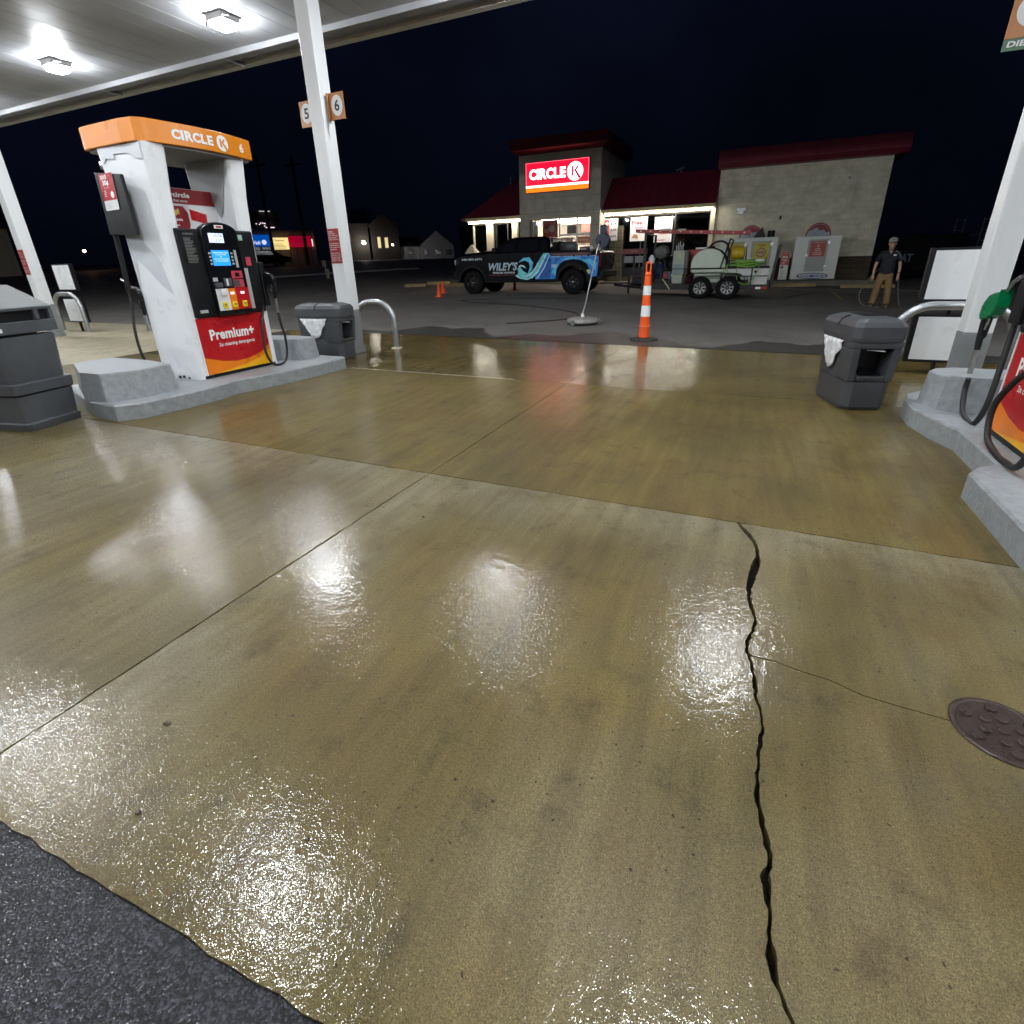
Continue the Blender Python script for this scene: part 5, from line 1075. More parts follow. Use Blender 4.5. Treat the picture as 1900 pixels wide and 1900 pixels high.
for yy in (-.2, 1.92):
    m = MB(); inn = [(x*.985, z-.012) for x, z in fp]; m.prism([(x, yy, z) for x, z in fp+inn[::-1]], (0,.235,0)); m.build('mudguard', FR, trl)
m = MB()
for yy in (.06,1.89):
    m.box(-2.28,-2.21,yy-.03,yy+.03,DK+.12,1.98)
    m.tube([(-2.25,yy,.90),(1.5,yy,.90)], .02, 6)
    for x in (-1.7,-.95,1.0): m.box(x,x+.04,yy-.02,yy+.02,DK+.12,.9)
m.build('uprights', FR, trl)
m = MB(); m.tube([(.10,.06,.9),(.30,.06,1.72),(.30,1.89,1.72),(.10,1.89,.9)], .022, 6); m.build('rack_bar', FR, trl)
m = MB(); m.tube([(-2.25,.06,1.96),(-2.25,1.89,1.96)], .025, 6); m.build('rack_bar', FR, trl)
m = MB(); m.hexa([(1.56,.06,DK+.0),(1.56,1.88,DK+.0),(1.62,1.88,DK+.0),(1.62,.06,DK+.0)], [(1.66,.06,1.52),(1.66,1.88,1.52),(1.72,1.88,1.52),(1.72,.06,1.52)]); m.build('ramp_gate', mat('gate_black', (.006,.006,.007), .5, bump=.3, bs=40), trl, .01)
m = MB(); plate(m, (1.18,-.013+.03,DK-.01), u, v, .14,.06,.004); m.build('white_reflector', LETW, trl)
m = MB(); plate(m, (1.33,-.013+.03,DK-.01), u, v, .16,.06,.004); m.build('red_reflector', RED, trl)
def on_trailer(name, label, cat, x, y, z=DK+.157): return thing(name, label, cat, (RX+x, RY+y, .22+z))
t = on_trailer('water_tank', 'pale translucent round ended water tank strapped on the trailer', 'water tank', -.27, .55, .77)
TANK = mat('tank_plastic', (.52,.60,.50), .45, var=.08)
pr = [(-.44,0),(-.46,.10),(-.455,.28),(-.40,.44),(-.27,.56),(-.10,.62),(.10,.62),(.27,.56),(.40,.44),(.455,.28),(.46,.10),(.44,0)]
m = MB(); pr = [(x*1.12, z*1.13) for x, z in pr]; m.prism([(x, -.45, z) for x, z in pr], (0,1.2,0)); m.box(-.4,.4,-.3,.6,-.31,.06); m.build('tank', TANK, t, .05, seg=3)
m = MB()
for yy in (-.2,.4):
    m.tube([(x*1.012, yy, z*1.012+.004) for x, z in pr[1:-1]], .012, 6)
m.tube([(x*1.02+.002, -.452, z*1.01) for x, z in pr[6:-1]], .012, 6); m.build('strap', BLACK, t)
m = MB(); m.lathe([(.12,.703),(.12,.75),(.10,.77)], 18, (0,.1,0)); m.build('fill_cap', BLACK, t)
t = on_trailer('black_hose', 'black suction hose looping over the water tank', 'hose', .10, .55, .85)
m = MB(); tube_hose(t, 'hose', [(-.40,.12,.71),(-.25,-.0,.80),(-.05,-.1,.82),(.12,-.2,.72),(.18,-.35,.50),(.22,-.4,.25),(.30,-.40,-.1),(.30,-.40,-.38)], .03)
t = on_trailer('burner_cabinet', 'grey green metal heater cabinet left of the water tank', 'cabinet', -1.12, .45, .72)
GRN = mat('grey_green', (.33,.37,.30), .45, var=.1)
m = MB(); m.box(-.22,.14,-.4,.4,.02,.72); m.box(-.2,.12,-.38,.38,-.26,.019); m.build('cabinet', GRN, t, .02)
m = MB(); m.box(.145,.24,-.38,.38,.02,.70); m.build('side_cover', mat('cabinet_brown', (.10,.09,.075), .5), t, .02)
m = MB(); plate(m, (-.20,-.401,.05), u, v, .31,.27,.004); m.build('lower_panel', mat('blue_grey', (.22,.28,.30), .45), t)
m = MB(); plate(m, (-.03,-.402,.53), u, v, .045,.09,.01); m.build('handle', YELB, t)
t = on_trailer('surge_drum', 'dark round ended vessel on a stand at the front of the trailer', 'vessel', -1.78, .6, DK+.30)
m = MB(); m.lathe([(.05,-.25),(.19,-.22),(.235,-.12),(.235,.12),(.19,.22),(.05,.25)], 8, (0,0,.80), 'Y', sm=False); m.build('vessel', mat('vessel_green', (.07,.08,.07), .5, var=.2), t)
m = MB(); m.box(-.25,.25,-.2,.25,-.14,0); m.tube([(-.2,-.1,0),(-.1,-.1,.58)], .02, 6); m.tube([(.2,-.1,0),(.1,-.1,.58)], .02, 6); m.tube([(-.2,.15,0),(-.1,.15,.58)], .02, 6); m.tube([(.2,.15,0),(.1,.15,.58)], .02, 6); m.build('stand', FR, t)
m = MB(); m.lathe([(.24,-.02),(.24,.02)], 20, (0,-.0,.80), 'Z'); m.v = [(x, y, z) for x, y, z in m.v]; m.build('mount_band', BLACK, t)
t = on_trailer('petrol_engine', 'small red petrol engine with a pump at the front of the trailer', 'engine', -1.5, .35)
m = MB(); m.box(-.14,.14,-.2,.2,.12,.38); m.build('engine_block', mat('engine_grey', (.09,.09,.09), .5, .5), t, .03)
m = MB(); m.box(-.13,.02,-.24,-.201,.15,.35); m.build('red_shroud', mat('engine_red', (.22,.03,.03), .4), t, .02)
m = MB(); m.box(-.2,.2,-.22,.22,0,.10); m.build('skid', FR, t)
t = on_trailer('blue_pump', 'blue and white pump unit beside the grey green cabinet', 'pump', -1.3, .25)
m = MB(); m.box(-.08,.08,-.1,.1,0,.36); m.build('pump_body', mat('pump_blue', (.03,.06,.22), .4), t, .02)
m = MB(); plate(m, (-.06,-.101,.22), u, v, .12,.07,.003); letter(m, 'A/R', (-.05,-.105,.1), u, v, .1,.05,.002,.03); m.build('pump_label', LETW, t)
m = MB(); m.tube([(.03,0,.36),(.07,0,1.05)], .014, 6); m.build('standpipe', GALV, t)
t = on_trailer('tool_chest', 'white tool chest with two drawers at the rear of the trailer', 'tool chest', .83, .22, DK+.157-.075)
m = MB(); m.box(-.62,.64,-.14,.4,.29,.52); m.build('upper_box', mat('chest_white', (.56,.57,.55), .4, var=.08), t, .01)
m = MB(); m.box(.12,.64,-.14,.4,.0,.26); m.build('lower_box', mat('chest_white2', (.50,.51,.48), .4, var=.08), t, .01)
m = MB(); m.box(-.62,.64,-.13,.4,.262,.288); m.build('shelf', FR, t)
m = MB(); poly(m, (.30,-.141,.40), u, v, circ(0,0,.05,14,ry=.04), .004); m.build('lock', BLACK, t)
m = MB(); lines(m, (-.55,-.141,.42), u, v, .35,.06,2,.002,.3,2); m.build('chest_print', CARDG, t)
t = on_trailer('hose_reel', 'yellow hose wound on a reel above the trailer tool chest', 'hose reel', .55, .35, DK+.157+.525)
m = MB(); m.lathe([(.10,-.20),(.17,-.18),(.185,0),(.17,.18),(.10,.20)], 20, (0,0,.34), 'X'); m.build('yellow_hose', mat('hose_yellow', (.55,.38,.02), .45, var=.2, bump=.6, bs=20), t)
m = MB()
for x in (-.23,.23): m.tube([(x+.05*(1 if x>0 else -1),-.1,-.075),(x,0,.35)], .016, 6); m.lathe([(.2,x-.008),(.2,x+.008)], 20, (0,0,.34), 'X')
m.box(-.25,.25,-.12,-.09,.1,.15); m.build('reel_frame', mat('reel_dark', (.04,.035,.03), .5), t)
t = on_trailer('hose_coil', 'lime green hose heaped in loops on the trailer tool chest', 'hose', .75, .15, DK+.157+.45)
LIME = mat('hose_lime', (.22,.42,.06), .4, var=.15)
m = MB(); rnd = random.Random(11)
for k in range(11):
    cx, cz, rx_, ry_ = rnd.uniform(-.1,.2), .02+.02*k*.8, rnd.uniform(.22,.42), rnd.uniform(.10,.2); ph = rnd.uniform(0,6)
    m.tube([(cx+rx_*math.cos(a+ph), .08+ry_*math.sin(a+ph), cz+.025*math.sin(2*a+k)+.018) for a in [2*PI*i/22 for i in range(22)]], .016, 6, True)
m.build('coil', LIME, t)
m = MB(); pth = []
for c_ in ([(-.45,-.10,.05),(-.44,-.17,-.05),(-.36,-.18,-.35),(-.30,-.18,-.5)], [(-.15,-.12,.05),(-.16,-.18,-.12),(-.10,-.18,-.38),(.1,-.18,-.48),(.30,-.18,-.36),(.42,-.18,-.1),(.44,-.12,.04)], [(-.42,-.12,.1),(-.52,-.17,.0),(-.50,-.18,-.2)]): tube_hose(t, 'hanging_loop', c_, .014, LIME)
t = on_trailer('pipe_roll', 'white paper roll on the right end of the trailer tool chest', 'roll', 1.2, .25, DK+.157+.5)
m = MB(); m.lathe([(.015,-.13),(.07,-.13),(.07,.13),(.015,.13)], 18, (0,0,.11), 'X'); m.build('roll', WHITE2, t)
m = MB(); m.box(-.17,-.15,-.05,.05,-.03,.18); m.box(.15,.17,-.05,.05,-.03,.24); m.tube([(-.16,0,.11),(.16,0,.11)], .01, 6); m.build('holder', FR, t)
t = on_trailer('ladder', 'red fibreglass ladder lying on top of the trailer rack', 'ladder', -.9, .45, 1.985)
m = MB(); m.hexa([(-1.72,-.19,.03),(1.72,-.19,-.16),(1.72,-.15,-.16),(-1.72,-.15,.03)], [(-1.72,-.19,.13),(1.72,-.19,-.06),(1.72,-.15,-.06),(-1.72,-.15,.13)]); m.build('rail', mat('ladder_red', (.33,.02,.02), .4, var=.25), t)
m = MB(); m.hexa([(-1.72,.15,.03),(1.72,.15,-.16),(1.72,.19,-.16),(-1.72,.19,.03)], [(-1.72,.15,.13),(1.72,.15,-.06),(1.72,.19,-.06),(-1.72,.19,.13)]); m.build('rail', MATS['ladder_red'], t)
m = MB()
for k in range(11):
    x = -1.55+.31*k; z = .08-.055*(x+1.72); m.tube([(x,-.20,z),(x,.20,z)], .02, 8)
m.build('rungs', STEEL, t)
m = MB(); plate(m, (-.9,-.1915,.055), u, v, .3,.05,.002); plate(m, (-.4,-.1915,.03), u, v, .25,.05,.002); m.build('rail_label', mat('label_tan', (.45,.38,.28), .5), t)
t = on_trailer('label_rack', 'small rack with a dark red header between the truck and the trailer', 'rack', -2.73, .75, DK+.36)
m = MB(); m.box(-.38,.38,0,.3,.0,.04); m.box(-.38,-.34,0,.3,.04,.72); m.box(.34,.38,0,.3,.04,.72); m.box(-.01,.02,0,.3,.04,.6); m.build('rack_frame', FR, t)
m = MB(); m.box(-.39,.39,-.02,.3,.72,.89); m.build('red_header', mat('header_wine', (.14,.012,.02), .45), t, .01)
m = MB(); letter(m, 'TOOLS', (-.12,-.021,.79), u, v, .24,.05,.002,.02); m.build('header_lettering', mat('header_pink', (.4,.15,.16), .5), t)
m = MB(); m.box(-.33,-.03,.0,.28,.45,.66); m.box(.04,.33,.0,.28,.45,.66); m.build('bin_drawer', mat('drawer_grey', (.20,.20,.20), .5, var=.4, vs=25), t)
m = MB(); m.box(-.33,.33,.02,.28,.05,.3); m.build('dark_boxes', BLACK, t, .02)
t = on_trailer('red_cooler', 'red cooler with a white lid behind the water tank', 'cooler', -.75, 1.35, DK+.157+.35)
m = MB(); m.box(-.28,.28,-.2,.2,-.35,.66); m.build('cooler_body', mat('cooler_red', (.42,.05,.06), .45), t, .03)
m = MB(); m.box(-.05,.3,-.21,.21,.662,.72); m.build('cooler_lid', WHITE2, t, .02)
t = on_trailer('white_jug', 'white jug standing at the trailer front upright', 'jug', -2.05, .3, DK+.157)
m = MB(); m.lathe([(.09,.62),(.1,.64),(.1,.78),(.05,.86),(.04,.88)], 14); m.build('jug', WHITE2, t)
m = MB(); m.box(-.1,.1,-.1,.1,0,.619); m.build('crate', BLACK, t, .01)
t = on_trailer('spray_lances', 'bundle of metal spray lances standing behind the grey green cabinet', 'lances', -1.32, .8)
m = MB()
for k in range(5): m.tube([(.03*k,.02*k,0),(.03*k+.02*(k-2),.02*k,1.15+.06*(k%3))], .012, 6)
m.build('lance_tubes', STEEL, t)
m = MB(); m.box(-.05,.2,-.05,.15,0,.25); m.build('holder', BLACK, t, .01)
t = on_trailer('chemical_drum', 'blue chemical drum standing at the front of the trailer', 'drum', -1.95, .95)
m = MB(); m.lathe([(.2,0),(.21,.02),(.21,.3),(.22,.31),(.21,.32),(.21,.6),(.19,.62)], 20); m.build('drum_shell', mat('drum_blue', (.02,.05,.16), .45), t)
m = MB(); m.lathe([(.04,.622),(.04,.65)], 12, (.08,0,0)); m.build('bung', WHITE2, t)
t = on_trailer('yellow_wand', 'pale yellow wand leaning low at the front of the trailer', 'wand', -1.55, .0, DK-.02)
m = MB(); m.tube([(-.05,-.03,.33),(.2,-.06,.02)], .018, 6); m.build('wand_tube', mat('wand_pale', (.55,.5,.3), .5), t)
t = on_trailer('hose_reel', 'dark hose reel behind the grey green cabinet', 'hose reel', -1.5, 1.35)
m = MB(); m.lathe([(.2,-.2),(.3,-.19),(.3,.19),(.2,.2)], 20, (0,0,.55), 'X'); m.build('wound_hose', RUBBER, t)
m = MB()
for x in (-.23,.23): m.lathe([(.36,x-.01),(.36,x+.01)], 22, (0,0,.55), 'X'); m.box(x-.02,x+.02,-.2,.2,0,.55)
m.build('reel_frame', mat('reel_dark', (.04,.035,.03), .5), t)
t = thing('board_and_can', 'black folded board and can on top of the two door ice freezer', 'boxes', (-.05,25.6,FZ+1.672))
m = MB(); m.prism([(-.42,-.1,0),(.05,-.1,.0),(-.1,-.1,.40)], (0,.35,0)); m.build('folded_board', BLACK, t, .01)
m = MB(); m.lathe([(.13,0),(.14,.25)], 14, (.25,.05,0)); m.build('can', BLACK, t)
# ================================================================== CHANNELIZER, CONES, CLEANER, HOSES
ORF = mat('safety_orange', (.85,.10,.012), .4, var=.08); REFL = mat('white_reflective', (.78,.80,.82), .35, var=.04)
t = thing('channelizer_post', 'tall orange post with two white bands on a black rubber base', 'traffic post', (-1.865,10.22,.004), 0)
m = MB(); m.lathe([(.27,0),(.275,.02),(.25,.045),(.17,.055),(.09,.06)], 8, sm=False); m.build('rubber_base', RUBBER, t, .008)
rr = lambda z: .100-.042*z/1.18
for nm, mt, z0, z1 in (('orange_foot',ORF,.061,.44),('white_band',REFL,.442,.635),('orange_band',ORF,.637,.82),('white_band',REFL,.822,.985),('orange_top',ORF,.987,1.16)):
    m = MB(); m.lathe([(rr(z0)+(.004 if nm=='white_band' else 0),z0),(rr(z1)+(.004 if nm=='white_band' else 0),z1)], 24); m.build(nm, mt, t)
m = MB(); m.lathe([(.104,.255),(.104,.275)], 24); m.build('foot_ring', mat('pale_orange', (.85,.22,.1), .4), t)
m = MB(); m.lathe([(.052,1.162),(.062,1.17),(.05,1.215),(.03,1.22)], 18); m.tube([(-.035,0,1.215),(-.04,0,1.35),(-.02,0,1.385),(.02,0,1.385),(.04,0,1.35),(.035,0,1.215)], .014, 8); m.build('grab_handle', ORF, t)
def cone(x, y, h, label):
    t = thing('traffic_cone', label, 'traffic cone', (x, y, zt(x, y)+.004), 0, 'small orange traffic cones')
    m = MB(); m.box(-h*.27,h*.27,-h*.27,h*.27,0,.025); m.build('base', ORF, t, .008)
    m = MB(); m.lathe([(h*.21,.026),(h*.19,.05),(h*.055,h),(h*.035,h)], 20); m.build('cone_body', ORF, t)
cone(-10.52,16.88,.45,'small orange cone nearest the camera, left of the truck')
cone(-11.1,18.1,.45,'small orange cone just behind the nearer one, left of the truck')
cone(-8.98,20.2,.42,'small orange cone seen under the truck between its wheels')
t = thing('surface_cleaner', 'round surface cleaner with a long metal wand standing on the asphalt', 'surface cleaner', (-3.62,11.98,.075))
m = MB(); m.lathe([(.36,.05),(.365,.09),(.345,.125),(.2,.155),(.06,.165)], 28); m.build('housing', mat('worn_housing', (.30,.29,.27), .5, .3, var=.35, vs=9, bump=.3, bs=25), t)
m = MB(); m.lathe([(.355,.015),(.36,.05)], 28); m.build('brush_skirt', mat('skirt_black', (.02,.02,.022), .7), t)
for a in (.2, 2.3, 4.4):
    m = MB(); m.lathe([(.05,-.02),(.055,0),(.05,.02)], 14, (.38*math.cos(a),.38*math.sin(a),.05), 'Y'); m.box(.38*math.cos(a)-.012,.38*math.cos(a)+.012,.38*math.sin(a)-.03,.38*math.sin(a)+.03,.05,.12); m.build('caster', STEEL, t)
m = MB(); m.lathe([(.05,.166),(.045,.2),(.03,.24)], 14); m.tube([(0,0,.22),(.05,.02,.42),(.30,.08,1.72)], [.022,.018,.014], 8); m.build('wand', STEEL, t)
m = MB(); m.tube([(.30,.08,1.70),(.33,.06,1.76),(.36,.04,1.68)], .016, 8); m.tube([(.285,.08,1.58),(.30,.03,1.5)], .013, 6); m.build('trigger_grip', BLACK, t)
def ground_hose(label, pts, r, mt):
    P = [(x, y, zt(x, y)+r+.004+dz) for x, y, dz in [(p+(0,))[:3] for p in pts]]
    o = tube_hose(None, 'pressure_hose', P, r, mt); return tag(o, label, 'hose')
HOSE = mat('hose_dark', (.02,.02,.02), .5); HOSEG = mat('hose_grey', (.12,.12,.115), .5)
ground_hose('dark hose curving over the asphalt to the surface cleaner', [(-4.9,17.0),(-7.2,16.6),(-8.9,16.0),(-8.6,15.5),(-6.4,14.9),(-4.6,13.9),(-4.05,13.0),(-4.4,12.3),(-5.4,11.6)], .012, HOSE)
ground_hose('grey hose running along the ground past the standing person', [(.8,19.6),(1.6,21.4),(2.4,22.4),(3.6,22.2),(5.2,22.8),(8,22.0)], .013, HOSEG)
ground_hose('grey hose lying behind the standing person, nearer the store', [(.8,22.6),(2.0,23.2),(3.4,23.0),(4.6,23.3),(7.5,23.0)], .013, HOSEG)
# ================================================================== PERSON
def skin_mesh(nodes, edges, sub=2):
    me = bpy.data.meshes.new("skin_tmp"); me.from_pydata([n_[0] for n_ in nodes], edges, []); o = bpy.data.objects.new("skin_tmp", me); COL.objects.link(o)
    sk = o.modifiers.new("skin", 'SKIN'); sk.use_smooth_shade = True; o.modifiers.new("sub", 'SUBSURF').levels = sub
    for i, n_ in enumerate(nodes):
        d = me.skin_vertices[0].data[i]; r = n_[1]; d.radius = r if isinstance(r, tuple) else (r, r); d.use_root = (i == 0)
    bpy.context.view_layer.update(); dg = bpy.context.evaluated_depsgraph_get()
    res = bpy.data.meshes.new_from_object(o.evaluated_get(dg)); bpy.data.objects.remove(o); bpy.data.meshes.remove(me); return res
per = thing('person', 'person standing in a grey cap, navy polo shirt and tan trousers', 'person', (3.12,17.82,.045), math.radians(-8))
SKIN = mat('skin', (.42,.25,.17), .5, var=.08); NAVY = mat('navy_cloth', (.003,.0045,.011), .8, var=.3, vs=14); TAN = mat('tan_cloth', (.20,.125,.05), .8, var=.25, vs=14); BOOT = mat('boot_brown', (.09,.06,.03), .6)
nd = [((0,0,.92),(.14,.10)), ((0,0,1.1),(.145,.10)), ((0,-.01,1.32),(.16,.10)), ((0,0,1.43),(.07,.065)), ((0,-.01,1.49),(.055,.055)), ((0,-.02,1.56),.075), ((0,-.025,1.64),.085), ((0,-.02,1.70),.06)]
ed = [(0,1),(1,2),(2,3),(3,4),(4,5),(5,6),(6,7)]
for s0 in (-1, 1):
    b = len(nd); nd += [((s0*.17,0,1.38),.06), ((s0*.235,.0,1.25),.05), ((s0*.27,.01,1.10),.042), ((s0*.285,-.03,.96),.036), ((s0*.285,-.07,.86),.026), ((s0*.285,-.085,.80),(.036,.02))]
    ed += [(2,b),(b,b+1),(b+1,b+2),(b+2,b+3),(b+3,b+4),(b+4,b+5)]
    for k, (dx, dy, L_) in enumerate(((-.02,-.022,.07),(-.008,-.014,.08),(.006,-.006,.076),(.018,.004,.06))):
        q = len(nd); base = nd[b+5][0]; nd += [((base[0]+dx*1.1, base[1]+dy, base[2]-.035),.010), ((base[0]+dx*1.2, base[1]+dy-.008, base[2]-.035-L_*.5),.009), ((base[0]+dx*1.1-s0*.008, base[1]+dy-.004, base[2]-.035-L_),.0075)]
        ed += [(b+5,q),(q,q+1),(q+1,q+2)]
    q = len(nd); base = nd[b+5][0]; nd += [((base[0]-s0*.03, base[1]-.03, base[2]+.0),.011), ((base[0]-s0*.036, base[1]-.045, base[2]-.04),.009)]; ed += [(b+4,q),(q,q+1)]
    b = len(nd); nd += [((s0*.09,0,.86),.085), ((s0*.125,-.01,.50),.062), ((s0*.15,.02,.30),.055), ((s0*.16,.03,.09),.042), ((s0*.175,-.08,.04),(.045,.032)), ((s0*.18,-.13,.035),(.04,.025))]
    ed += [(0,b),(b,b+1),(b+1,b+2),(b+2,b+3),(b+3,b+4),(b+4,b+5)]
bme = skin_mesh(nd, ed)
bm = bmesh.new(); bm.from_mesh(bme)
def blob(c, r, n_=10):
    k = bmesh.ops.create_uvsphere(bm, u_segments=n_, v_segments=n_, radius=1); 
    for v_ in k['verts']: v_.co = Vector((c[0]+v_.co.x*r[0], c[1]+v_.co.y*r[1], c[2]+v_.co.z*r[2]))
blob((0,-.025,1.63), (.078,.098,.115), 16); blob((0,-.045,1.545), (.055,.068,.05), 12); blob((0,-.125,1.605), (.014,.022,.024)); blob((0,-.112,1.56), (.026,.012,.009)); blob((-.08,-.01,1.61), (.014,.022,.034)); blob((.08,-.01,1.61), (.014,.022,.034))
for s0 in (-1, 1): blob((s0*.032,-.108,1.635), (.016,.012,.009))
bm.to_mesh(bme); bm.free(); bme.polygons.foreach_set("use_smooth", [True]*len(bme.polygons)); bme.name = 'body'
link('body', bme, SKIN, per)
def cloth(name, nodes, edges, mt, sub=2): me = skin_mesh(nodes, edges, sub); me.name = name; return link(name, me, mt, per)
cn = [((0,0,.82),(.195,.135)), ((0,0,.90),(.19,.13)), ((0,0,1.10),(.18,.125)), ((0,-.01,1.30),(.19,.125)), ((0,.0,1.425),(.105,.085))]; ce = [(0,1),(1,2),(2,3),(3,4)]
for s0 in (-1, 1): b = len(cn); cn += [((s0*.17,0,1.385),.082), ((s0*.225,0,1.27),.078), ((s0*.255,.0,1.15),.074)]; ce += [(3,b),(b,b+1),(b+1,b+2)]
sh = cloth('polo_shirt', cn, ce, NAVY)
m = MB(); m.lathe([(.062,1.44),(.075,1.47),(.066,1.475),(.058,1.45)], 16, (0,-.005,0)); m.build('collar', NAVY, sh)
m = MB(); m.prism([(-.035,-.115,1.445),(.035,-.115,1.445),(0,-.142,1.36)], (0,-.01,0)); m.build('neck_opening', SKIN, sh)
m = MB(); m.prism([(.06,-.133,1.335),(.11,-.126,1.35),(.15,-.12,1.335),(.10,-.128,1.31)], (0,-.012,0)); m.build('chest_mark', LETW, sh)
m = MB(); m.tube([(.10,-.09,1.43),(.17,-.09,1.40),(.235,-.07,1.32),(.275,-.05,1.2)], .007, 6); m.build('sleeve_stripe', mat('stripe_grey', (.25,.27,.3), .7), sh)
cn = [((0,0,.98),(.165,.115)), ((0,0,.86),(.165,.115))]; ce = [(0,1)]
for s0 in (-1, 1): b = len(cn); cn += [((s0*.095,0,.76),.108), ((s0*.125,-.015,.50),.092), ((s0*.148,.01,.30),.088), ((s0*.162,.02,.12),.086), ((s0*.166,.01,.075),.088)]; ce += [(1,b),(b,b+1),(b+1,b+2),(b+2,b+3),(b+3,b+4)]
cloth('trousers', cn, ce, TAN)
for s0 in (-1, 1):
    m = MB(); b = s0*.172
    m.loft([[(b+x*1.0, y, z0) for x, y in ((-.045,.09),(.045,.09),(.052,0),(.055,-.1),(.035,-.19),(-.035,-.19),(-.055,-.1),(-.05,0))] for z0 in (0,.03)] + [[(b+x*.85, y, z0) for x, y in ((-.045,.09),(.045,.09),(.052,0),(.055,-.1),(.03,-.17),(-.03,-.17),(-.055,-.1),(-.05,0))] for z0 in (.06,)] + [[(b+x*.8, y+.02, .12) for x, y in ((-.045,.06),(.045,.06),(.052,0),(.055,-.02),(.03,-.04),(-.03,-.04),(-.055,-.02),(-.05,0))]], True, True)
    m.build('boot', BOOT, per)
m = MB(); m.lathe([(.098,1.655),(.101,1.69),(.092,1.735),(.06,1.765),(.015,1.775)], 20, (0,-.02,0)); m.v = [(x, -.02+(y+.02)*1.18, z) for x, y, z in m.v]; cap_ = m.build('cap', mat('cap_grey', (.30,.29,.27), .7), per)
m = MB(); R1 = [(.088*math.cos(a), -.09-.0*math.sin(a), 1.672) for a in [PI+PI*i/10 for i in range(11)]]
m.prism([(.085*math.cos(a), -.09+.12*math.sin(a), 1.668+.012*math.sin(a)) for a in [PI+PI*i/10 for i in range(11)]], (0,0,-.012)); m.build('cap_brim', mat('brim_dark', (.03,.03,.03), .7), cap_)
m = MB(); poly(m, (-.03,-.1335,1.69), u, v, [(0,0),(.06,0),(.05,.03),(.01,.03)], .004); m.build('cap_mark', LETB, cap_)
m = MB(); m.lathe([(.031,.885),(.033,.895),(.031,.905)], 12, (.285,-.062,0)); m.build('wrist_strap', BLACK, per)
t = thing('pressure_hose', 'grey hose hanging from the hands of the standing person', 'hose', (3.12,17.82,.045))
tube_hose(t, 'hose', [(-.10,.22,1.05),(-.30,.16,.80),(-.46,.1,.5),(-.50,.05,.28),(-.42,.0,.10),(-.25,-.05,.02),(.0,-.1,.012)], .012, HOSEG)
tube_hose(t, 'hose', [(.30,-.09,.78),(.33,-.05,.6),(.40,.0,.3),(.50,.05,.02)], .012, HOSEG)
# ================================================================== BACKGROUND, left to right
DARKW = mat('dusk_wall', (.20,.18,.16), .8, var=.2); DARKR = mat('dusk_roof', (.05,.045,.05), .8, var=.2)
def oriented(name, label, cat, a, b, z, group=None):   # empty at a whose local x runs from a to b
    d = Vector((b[0]-a[0], b[1]-a[1])); return thing(name, label, cat, (a[0], a[1], z), math.atan2(d.y, d.x), group), d.length
t, L_ = oriented('strip_mall', 'distant row of shops with blue and red lit awnings', 'shops', (-46.92,38.98), (-41.99,44.25), 1.78)
m = MB(); m.box(-5,L_,0,8,-.5,2.95); m.build('wall', mat('shop_wall', (.16,.12,.10), .8, var=.3), t)
m = MB(); m.box(-5.1,L_+.1,-.05,8.1,2.951,3.15); m.build('roof', DARKR, t)
def awning(name, x0, x1, z0, z1, mt): m = MB(); m.prism([(x0,-.02,z0),(x0,-.9,z0),(x0,-.85,z0+.35*(z1-z0)),(x0,-.5,z1-.1*(z1-z0)),(x0,-.02,z1)], (x1-x0,0,0)); return m.build(name, mt, t)
a_ = awning('blue_awning', .0, 3.02, 1.72, 2.75, emit('awning_blue', (.0,.09,.5), .55))
m = MB(); letter(m, 'Auto', (.45,-.905,1.86), u, v, .8,.34,.03,.02); letter(m, 'Wash', (1.4,-.905,1.86), u, v, .75,.34,.03,.02); poly(m, (2.5,-.905,2.05), u, v, circ(0,0,.22,12), .03); m.build('awning_lettering', emit('awning_white', (.65,.75,1.), .75), a_)
awning('red_awning', 4.72, 6.9, 1.6, 2.62, emit('awning_red', (.42,.0,.03), .5))
m = MB(); m.box(6.9,6.98,-.9,-.1,1.65,2.3); m.build('awning_end', emit('awning_glow', (1.,.8,.6), .9), t)
m = MB(); m.box(3.22,4.70,-1.05,-.93,1.38,2.44); y_ = m.build('yellow_sign', emit('sign_yellow', (1.,.78,.30), .8), t)
m = MB(); letter(m, 'Cleaners', (3.34,-1.055,2.1), u, v, 1.0,.2,.01,.01); lines(m, (3.34,-1.055,1.45), u, v, 1.2,.5,4,.01,.3,6); m.build('sign_lettering', mat('brown_letter', (.3,.2,.05), .6), y_)
m = MB()
for x0, x1 in ((.2,1.0),(1.25,2.0),(2.2,2.9)): m.box(x0,x1,-.06,-.01,.3,1.65)
m.build('window', mat('dim_window', (.05,.055,.06), .15), t)
m = MB()
for x in (3.2,3.8,4.7,5.35,6.0,6.7): m.box(x,x+.1,-.05,-.005,0,1.6)
m.build('wall_pilaster', mat('shop_pilaster', (.07,.05,.045), .8), t)
car = thing('parked_car', 'dark car parked in front of the blue shop awning', 'car', (-44.2,39.7,1.70), math.atan2(5.27,4.93))
m = MB(); cpf = [(-2.2,.3),(2.2,.3),(2.25,.75),(1.5,.9),(.9,1.38),(-.8,1.42),(-1.5,.98),(-2.2,.85)]; m.prism([(x,-.9,z) for x, z in cpf], (0,1.8,0)); m.build('body', TYRE, car, .08, seg=3)
m = MB(); m.prism([(-1.3,-.905,.98),(.75,-.905,.95),(.6,-.905,1.3),(-.75,-.905,1.33)], (0,-.01,0)); m.build('side_window', mat('car_glass', (.2,.21,.22), .1), car)
